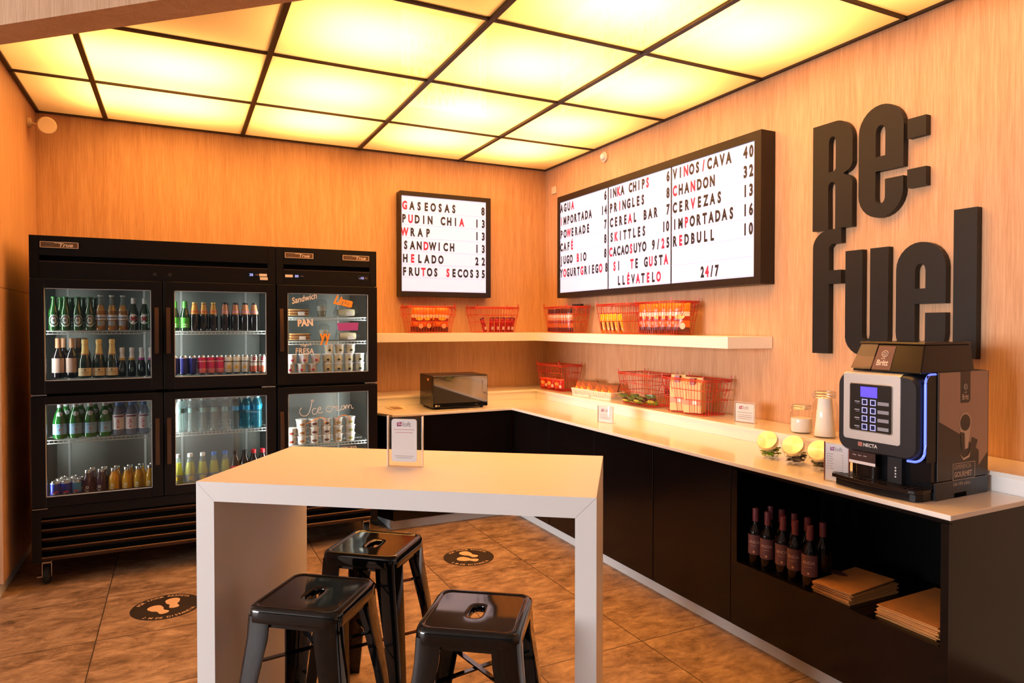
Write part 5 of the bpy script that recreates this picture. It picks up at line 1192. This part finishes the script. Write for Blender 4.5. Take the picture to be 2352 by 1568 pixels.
candy_jar('tilted glass jar of brown sachets with metal lid, beside the menu stand', 2.72, 2.195, ['6a5228', 'a08a58', '4a4030'], -PI/2+0.38)
def mason(label, x, y, z, r, h, kind):
    t = thing('preserving_jar', label, 'jar', (x, y, z), -PI/2)
    MB().lathe([(0, 0.002), (r*0.92, 0), (r, 0.010), (r, h*0.70), (r*0.80, h*0.80), (r*0.78, h*0.88)], M['jar'], 24).build('glass_body', t)
    MB().lathe([(r*0.86, h*0.89), (r*0.86, h*0.97), (r*0.6, h), (0, h)], M['jar'], 24).build('glass_lid', t)
    w = MB()
    for zz in (0.86, 0.91, 0.975): w.tube([(r*0.87*math.cos(2*PI*i/20), r*0.87*math.sin(2*PI*i/20), h*zz) for i in range(20)], 0.0018, M['steel'], 5, closed=True)
    w.tube([(-r*0.87, -0.01, h*0.97), (-r*1.12, -0.014, h*0.90), (-r*0.95, -0.014, h*0.82)], 0.002, M['steel'], 5); w.tube([(-r*0.87, 0.01, h*0.97), (-r*1.12, 0.014, h*0.90), (-r*0.95, 0.014, h*0.82)], 0.002, M['steel'], 5); w.build('wire_bail', t)
    if kind == 'cups': 
        c = MB(); pr = [(0.0, 0.006), (r*0.86, 0.006)]
        for k in range(7): pr += [(r*0.86-r*0.03*k-0.0005, 0.012+k*h*0.085), (r*0.88-r*0.03*k-0.004, 0.016+k*h*0.085)]
        pr += [(r*0.56, h*0.84), (0, h*0.85)]; c.lathe(pr, M['paper'], 20); c.build('paper_cups', t)
    elif kind == 'low':
        c = MB(); c.lathe([(0, 0.005), (r*0.9, 0.006), (r*0.94, 0.02), (r*0.94, h*0.52), (0, h*0.54)], M['paper'], 20); c.build('white_sachets', t)
    else:
        c = MB()
        for k in range(6):
            c.box(-0.018, 0.018, -0.001, 0.001, 0.01, h*0.78, M['paper'], T=Matrix.Translation((0, (k-2.5)*0.012, 0)) @ Matrix.Rotation(0.10*(k-2.5), 4, 'X'))
        c.build('paper_sleeves', t)
mason('short glass jar with wire bail and white sachets, standing on the ledge', 3.10, 2.635, 0.986, 0.058, 0.155, 'low')
mason('tall glass jar with wire bail holding stacked white cups', 3.09, 2.475, 0.986, 0.062, 0.245, 'cups')
mason('tall glass jar of white paper sleeves, half hidden by the coffee machine', 3.10, 2.315, 0.986, 0.060, 0.235, 'sleeves')

# ------------------------------------------------------------------ signs
def logo(mb, T, w, mag=None):
    a = w*0.30
    mb.add([T @ Vector(p) for p in ((0, 0, 0), (a, 0.02*w, 0), (a, a*0.95, 0), (0.0, a*0.80, 0))], [(0, 1, 2, 3)], mag or M['mag'])
    mb.add([T @ Vector(p) for p in ((a*0.25, a*0.30, 0.0003), (a, a*0.38, 0.0003), (a, a*0.50, 0.0003), (a*0.25, a*0.42, 0.0003))], [(0, 1, 2, 3)], M['paper'])
    mb.add([T @ Vector(p) for p in ((a*0.2, a*0.58, 0.0003), (a*0.7, a*0.64, 0.0003), (a*0.7, a*0.74, 0.0003), (a*0.2, a*0.68, 0.0003))], [(0, 1, 2, 3)], M['paper'])
    put_text(mb, 'loft', M['grey'], T @ Matrix.Translation((a*1.15, 0, 0.0002)), size=w*0.42, sx=0.95)
def lines(mb, T, x0, x1, zs, m, h=0.0016):
    for i, z in enumerate(zs):
        d = (x1-x0)*0.5*(0.16 if i % 2 else 0.0)
        mb.add([T @ Vector(p) for p in ((x0+d, z, 0.0002), (x1-d, z, 0.0002), (x1-d, z+h, 0.0002), (x0+d, z+h, 0.0002))], [(0, 1, 2, 3)], m)
# acrylic stand on the table
tz = -math.radians(35.755)
t = thing('acrylic_sign_stand', 'clear acrylic sign stand with white card on the high table', 'sign stand', (0.757, 2.432, 1.051), tz)
mb = MB(); mb.box(-0.066, 0.066, 0.0, 0.003, 0, 0.188, M['acry']); mb.box(-0.066, 0.066, 0.0095, 0.0125, 0, 0.188, M['acry']); mb.box(-0.066, 0.066, 0.0, 0.0125, -0.0005, 0.002, M['acry']); mb.build('acrylic_panel', t)
for x in (-0.069, 0.0658): MB().box(x, x+0.0032, -0.002, 0.0145, 0, 0.190, M['edge']).build('acrylic_edge', t)
cd2 = MB(); cd2.loft([[(x, 0.0042, z) for x, z in rrect(0.098, 0.160, 0.010, 4, -0.004, 0.098)], [(x, 0.0072, z) for x, z in rrect(0.098, 0.160, 0.010, 4, -0.004, 0.098)]], M['paper'], smooth=False); cdo = cd2.build('paper_card', t)
pr = MB(); T = front_T(-0.032, 0.0040, 0.150); logo(pr, T, 0.062); T0 = front_T(0, 0.0041, 0)
lines(pr, T0, -0.044, 0.036, [0.137, 0.1265], M['pinkp'], 0.0026); lines(pr, T0, -0.040, 0.034, [0.0385, 0.0315], M['grey'], 0.0016); pr.build('card_print', cdo)
# small stand on the counter
def small_sign(label, loc, rz, w, h, rows):
    t = thing('small_sign_stand', label, 'sign stand', loc, rz)
    mb = MB(); mb.box(-w/2-0.006, w/2+0.006, 0.0, 0.002, 0, h+0.008, M['acry']); mb.box(-w/2-0.006, w/2+0.006, 0.005, 0.007, 0, h+0.008, M['acry']); mb.box(-w/2-0.006, w/2+0.006, 0.007, 0.035, 0, 0.003, M['acry']); mb.build('acrylic_panel', t)
    c = MB().box(-w/2, w/2, 0.0024, 0.0046, 0.004, h, M['paper']).build('paper_card', t)
    p = MB(); logo(p, front_T(-w*0.30, 0.0021, h*0.70), w*0.58); lines(p, front_T(0, 0.0022, 0), -w*0.40, w*0.40, [h*f for f in rows], M['grey'], 0.0022); p.build('card_print', c)
    e = MB(); e.box(-w/2-0.008, -w/2-0.006, -0.0005, 0.0075, 0, h+0.009, M['edge']); e.box(w/2+0.006, w/2+0.008, -0.0005, 0.0075, 0, h+0.009, M['edge']); e.box(-w/2-0.008, w/2+0.008, -0.0005, 0.0075, h+0.008, h+0.0095, M['edge']); e.build('acrylic_edge', t)
small_sign('small white card in a clear stand on the counter below the trays', (2.665, 3.915, 0.901), -PI/2+0.30, 0.120, 0.108, (0.50, 0.40, 0.32, 0.24))
small_sign('small white card in a clear stand on the raised ledge', (3.10, 3.055, 0.986), -PI/2+0.22, 0.125, 0.115, (0.52, 0.38, 0.28, 0.18))
t = thing('menu_stand', 'upright white menu card in clear stand beside the coffee machine', 'sign stand', (2.552, 1.985, 0.901), -PI/2+0.23)
mb = MB(); mb.box(-0.052, 0.052, 0.0, 0.002, 0, 0.168, M['acry']); mb.box(-0.052, 0.052, 0.006, 0.008, 0, 0.168, M['acry']); mb.build('acrylic_panel', t)
c = MB().box(-0.049, 0.049, 0.0024, 0.0052, 0.003, 0.165, M['paper']).build('paper_card', t)
p = MB(); logo(p, front_T(-0.028, 0.0021, 0.134), 0.060, P('8a2a80')); T0 = front_T(0, 0.0022, 0)
for k in range(7):
    z = 0.118-k*0.0105; lines(p, T0, -0.042, -0.014-0.004*(k % 2), [z], M['grey'], 0.0018); lines(p, T0, 0.022, 0.029, [z-0.001], M['grey'], 0.0018)
p.build('card_print', c)
for x in (-0.054, 0.052): MB().box(x, x+0.002, -0.001, 0.009, 0, 0.170, P('a85a50', 0.2)).build('acrylic_edge', t)

# ------------------------------------------------------------------ niche contents
M['winegl'] = mat('dark wine glass', (0.004, 0.002, 0.002), 0.10, spec=0.35)
def k_wine():
    b = body('wine_bottle', [(0, 0.004), (0.031, 0), (0.0345, 0.008), (0.0345, 0.165), (0.030, 0.183), (0.017, 0.205), (0.0140, 0.218), (0.0135, 0.286), (0, 0.288)], M['winegl'], 22)
    band('label', b, 0.0350, 0.058, 0.158, P('64424a', 0.5), -1.35, 1.35)
    btext(b, [('ANDA', P('c8a8a0'), 0.0353, 0.115, dict(size=0.022, align='CENTER', sx=0.9)), ('RESERVA', P('a88880'), 0.0353, 0.100, dict(size=0.009, align='CENTER'))])
    oval('label_crest', b, 0.0353, 0.073, 0.009, 0.012, P('d0a078'))
    capm('foil_cap', b, [(0.0152, 0.222), (0.0152, 0.284), (0.0145, 0.288), (0, 0.289)], P('6a3440', 0.3)); return b
src = None
for i, (x, y, rz, lab) in enumerate([(2.545, 2.430, -1.05, 'wine bottle with mauve label, first from left, front row of the niche'), (2.545, 2.355, -1.0, 'wine bottle with mauve label, second from left, front row of the niche'), (2.548, 2.265, -1.0, 'wine bottle with mauve label, third from left, front row of the niche'), (2.545, 2.193, -1.15, 'wine bottle with mauve label, fourth from left, front row of the niche'), (2.540, 2.108, -1.05, 'wine bottle with mauve label, last of the front row in the niche'),
        (2.640, 2.425, -1.0, 'wine bottle, only cap showing, first in the back row of the niche'), (2.640, 2.355, -1.0, 'wine bottle, second from left, back row of the niche'), (2.640, 2.280, -1.1, 'wine bottle, third from left, back row of the niche'), (2.640, 2.205, -1.0, 'wine bottle, fourth from left, back row of the niche'), (2.632, 2.115, 1.6, 'wine bottle turned label-away at the right end of the back row')]):
    o = k_wine() if src is None else dup(src)
    if src is None: src = o
    o.location = (x, y, 0.4035); o.rotation_euler = (0, 0, rz); o.scale = (1, 1, 0.96); tag(o, lab, 'wine bottle', 'wine bottles in the niche')
def kraft(w, d):
    o = MB().box(-w/2, w/2, -d/2, d/2, 0, 0.0042, M['kraft']).build('kraft_paper_bag')
    m = MB(); m.box(-w/2+0.02, w/2-0.02, d/2-0.052, d/2-0.050, 0.0042, 0.0046, P('8a5a28')); m.box(-w/2+0.03, -w/2+0.15, -d/2+0.04, -d/2+0.075, 0.0042, 0.0046, P('7a4a1c')) if False else None
    m.build('fold_line', o)
    return o
rd = random.Random(3)
def stack(cx, cy, n, w, d, rz, nm):
    src = None
    for k in range(n):
        o = kraft(w, d) if src is None else dup(src)
        if src is None: src = o
        o.location = (cx+rd.uniform(-0.006, 0.006), cy+rd.uniform(-0.006, 0.006), 0.4035+k*0.0048); o.rotation_euler = (0, 0, rz+rd.uniform(-0.035, 0.035))
        lab = 'kraft paper bag on top of the %s stack in the niche' % nm if k == n-1 else 'kraft paper bag, %s from the bottom, %s stack in the niche' % (ORD[k], nm)
        tag(o, lab, 'paper bag', 'kraft bags in the %s stack' % nm)
    if nm == 'wine-side':
        o.rotation_euler = (0.02, -0.015, rz+0.06); o.location.x -= 0.012; o.location.z += 0.006
        s_ = MB(); s_.add([(-0.10+0.05*math.cos(a)+0.01*math.cos(3*a), 0.02+0.03*math.sin(a), 0.0048) for a in [2*PI*i/18 for i in range(18)]], [list(range(18))], P('5a2c14', 0.8)); s_.build('dark_stain', o)
stack(2.675, 1.978, 10, 0.185, 0.31, -PI/2+0.0, 'wine-side')
stack(2.720, 1.650, 10, 0.245, 0.39, -PI/2+0.0, 'end-panel')

# ------------------------------------------------------------------ high table
tb = thing('high_table', 'white high table with slab legs standing in front of the counters', 'table', (0.051, 2.524, 0), tz)
TW, TD, TH, th, lt = 1.353, 0.676, 1.05, 0.066, 0.066
gp_ = 0.0006
m = MB(); T = Matrix(((1, 0, 0, 0), (0, 0, -1, TD), (0, 1, 0, 0), (0, 0, 0, 1)))
m.prism([(gp_, TH), (TW-gp_, TH), (TW-lt-gp_, TH-th), (lt+gp_, TH-th)], 0, TD, M['white'], T=T); m.build('tabletop', tb)
m = MB(); m.prism([(0, TH-gp_), (lt, TH-th-gp_), (lt, 0), (0, 0)], 0, TD, M['white'], T=T); m.build('leg', tb)
m = MB(); m.prism([(TW, TH-gp_), (TW-lt, TH-th-gp_), (TW-lt, 0), (TW, 0)], 0, TD, M['white'], T=T); m.build('leg', tb)

# ------------------------------------------------------------------ stools
def make_stool():
    t = thing('metal_stool', 'black metal stool', 'stool', group='black metal stools at the high table')
    H = 0.68; N = 72
    def sq(h, r, z): 
        out = []
        for k in range(N):
            a = 2*PI*k/N; c, s_ = math.cos(a), math.sin(a); p = 2/(1-min(0.92, 1-r/h)) if False else None
            # rounded square ray hit
            L = h-r; x = c*10; y = s_*10
            q = max(abs(c), abs(s_)); px, py = c*h/q, s_*h/q
            if abs(px) > L and abs(py) > L:
                sx_, sy_ = (1 if c > 0 else -1)*L, (1 if s_ > 0 else -1)*L
                b = c*sx_+s_*sy_; cc = sx_*sx_+sy_*sy_-r*r; d = b+math.sqrt(max(0, b*b-cc)); px, py = c*d, s_*d
            out.append((px, py, z))
        return out
    def slot(hx_, hy_, z):
        out = []
        for k in range(N):
            a = 2*PI*k/N; c, s_ = math.cos(a), math.sin(a)
            q = ((abs(c)/hx_)**3.2+(abs(s_)/hy_)**3.2)**(-1/3.2); out.append((c*q, s_*q, z))
        return out
    se = MB()
    se.loft([sq(0.146, 0.030, H-0.050), sq(0.158, 0.034, H-0.050), sq(0.160, 0.034, H-0.046), sq(0.159, 0.034, H-0.016), sq(0.156, 0.034, H-0.006), sq(0.150, 0.032, H-0.001), sq(0.146, 0.030, H), sq(0.140, 0.027, H-0.0008), sq(0.137, 0.025, H-0.004), sq(0.135, 0.024, H-0.0044), sq(0.131, 0.023, H-0.0045), sq(0.128, 0.022, H-0.00455), slot(0.040, 0.066, H-0.0053), slot(0.030, 0.055, H-0.0056), slot(0.026, 0.050, H-0.0062), slot(0.0225, 0.046, H-0.008), slot(0.021, 0.0445, H-0.013), slot(0.021, 0.0445, H-0.026)], M['stool'], caps=(False, False))
    se.build('seat', t)
    ap = MB()
    for a in range(4):
        T = Matrix.Rotation(a*PI/2, 4, 'Z')
        ap.prism([(-0.125, -0.040), (0.125, -0.040), (0.125, -0.085), (0.085, -0.063), (-0.085, -0.063), (-0.125, -0.085)], -0.002, 0.002, M['stool'], T=T @ Matrix.Translation((0, -0.148, H)) @ Matrix.Rotation(PI/2, 4, 'X'))
    ap.build('apron', t)
    def leg(a):
        mb = MB(); loops = []
        for z, wv, off in ((H-0.030, 0.082, 0.0), (H-0.10, 0.080, 0.004), (H*0.5, 0.060, 0.033), (0.03, 0.042, 0.062), (0.0, 0.040, 0.064)):
            c = 0.157+off; r = 0.018; tk = 0.006
            outer = [(-wv, 0), (-r, 0), (-r*0.3, -r*0.3), (0, -r), (0, -wv)]; inner = [(-tk, -wv), (-tk, -r-tk), (-r*0.3-tk, -r*0.3-tk), (-r-tk, -tk), (-wv, -tk)]
            loops.append([(c+x, c+y, z) for x, y in outer+inner][::-1])
        mb.loft(loops[::-1], M['stool'], smooth=True, T=Matrix.Rotation(a*PI/2, 4, 'Z')); mb.build('leg', t)
        MB().box(0.157+0.064-0.036, 0.157+0.064+0.001, 0.157+0.064-0.036, 0.157+0.064+0.001, 0, 0.008, M['rubber'], T=Matrix.Rotation(a*PI/2, 4, 'Z')).build('foot_pad', t) if False else None
    for a in range(4): leg(a)
    for z, rr, wv in ((0.50, 0.142, 0.008), (0.27, 0.160, 0.008)):
        for s_ in (1, -1):
            b = MB(); L = rr*math.sqrt(2)
            b.box(-L, L, -wv, wv, z-0.003-(0.0062 if s_ > 0 else 0), z+0.003-(0.0062 if s_ > 0 else 0), M['stool'], T=Matrix.Rotation(s_*PI/4, 4, 'Z')); b.build('cross_brace', t)
    return t
ST = make_stool()
for i, (x, y, rz, lab) in enumerate([(0.842, 1.949, -0.625, 'black metal stool with lilac reflection, standing outside the front of the table'), (0.4085, 2.325, -0.665, 'black metal stool beside the left slab leg of the table'), (0.725, 2.748, -0.70, 'black metal stool at the far side of the table, towards the coolers')]):
    o = ST if i == 0 else dup(ST)
    o.location = (x, y, 0.0005); o.rotation_euler = (0, 0, rz); o['label'] = lab

# ------------------------------------------------------------------ floor decals
def decal(label, x, y, r, rz, frot):
    t = thing('floor_decal', label, 'floor sticker', (x, y, 0.0006), rz)
    MB().lathe([(r, 0), (r, 0.0008), (0, 0.0008)], M['decal'], 48).build('disc', t)
    for sx_ in (-1, 1):
        sole = arc(0, 0.045, 0.022, 0.034, 0, 180, 10)+[(-0.020, 0.01), (-0.011, -0.015)]+arc(0.0, -0.052, 0.015, 0.020, 180, 360, 8)+[(0.010, -0.015), (0.018, 0.01)]
        T = Matrix.Rotation(frot, 4, 'Z') @ Matrix.Translation((sx_*0.044, sx_*0.022, 0.0010)) @ Matrix.Rotation(-sx_*0.22, 4, 'Z') @ Matrix.Diagonal((1.75, 1.0, 1.0, 1.0))
        MB().add([T @ Vector((a*(1 if sx_ > 0 else 1), b, 0)) for a, b in sole], [list(range(len(sole)))], M['foot']).build('footprint', t)
    tx = MB()
    for s_, top in (('POR FAVOR RESPETA', True), ('2 M DE DISTANCIA', False)):
        n = len(s_)
        for i, ch in enumerate(s_):
            a = (PI/2 - (i-(n-1)/2)*0.118) if top else (-PI/2 + (i-(n-1)/2)*0.118)
            rr_ = r*0.81 if top else r*0.92
            T = Matrix.Translation((rr_*math.cos(a), rr_*math.sin(a), 0.0011)) @ Matrix.Rotation(a-PI/2 if top else a+PI/2, 4, 'Z')
            put_text(tx, ch, M['foot'], T, size=r*0.17, align='CENTER', bold=0.0004)
    tx.build('decal_lettering', t)
decal('round dark footprint sticker on the floor in front of the counter corner', 1.766, 4.230, 0.172, -0.30, 0.95)
decal('round dark footprint sticker on the floor in front of the wide cooler', -0.070, 4.235, 0.180, 0.15, 0.15)
# child Z offsets of flat prints stay a hair above what they are printed on
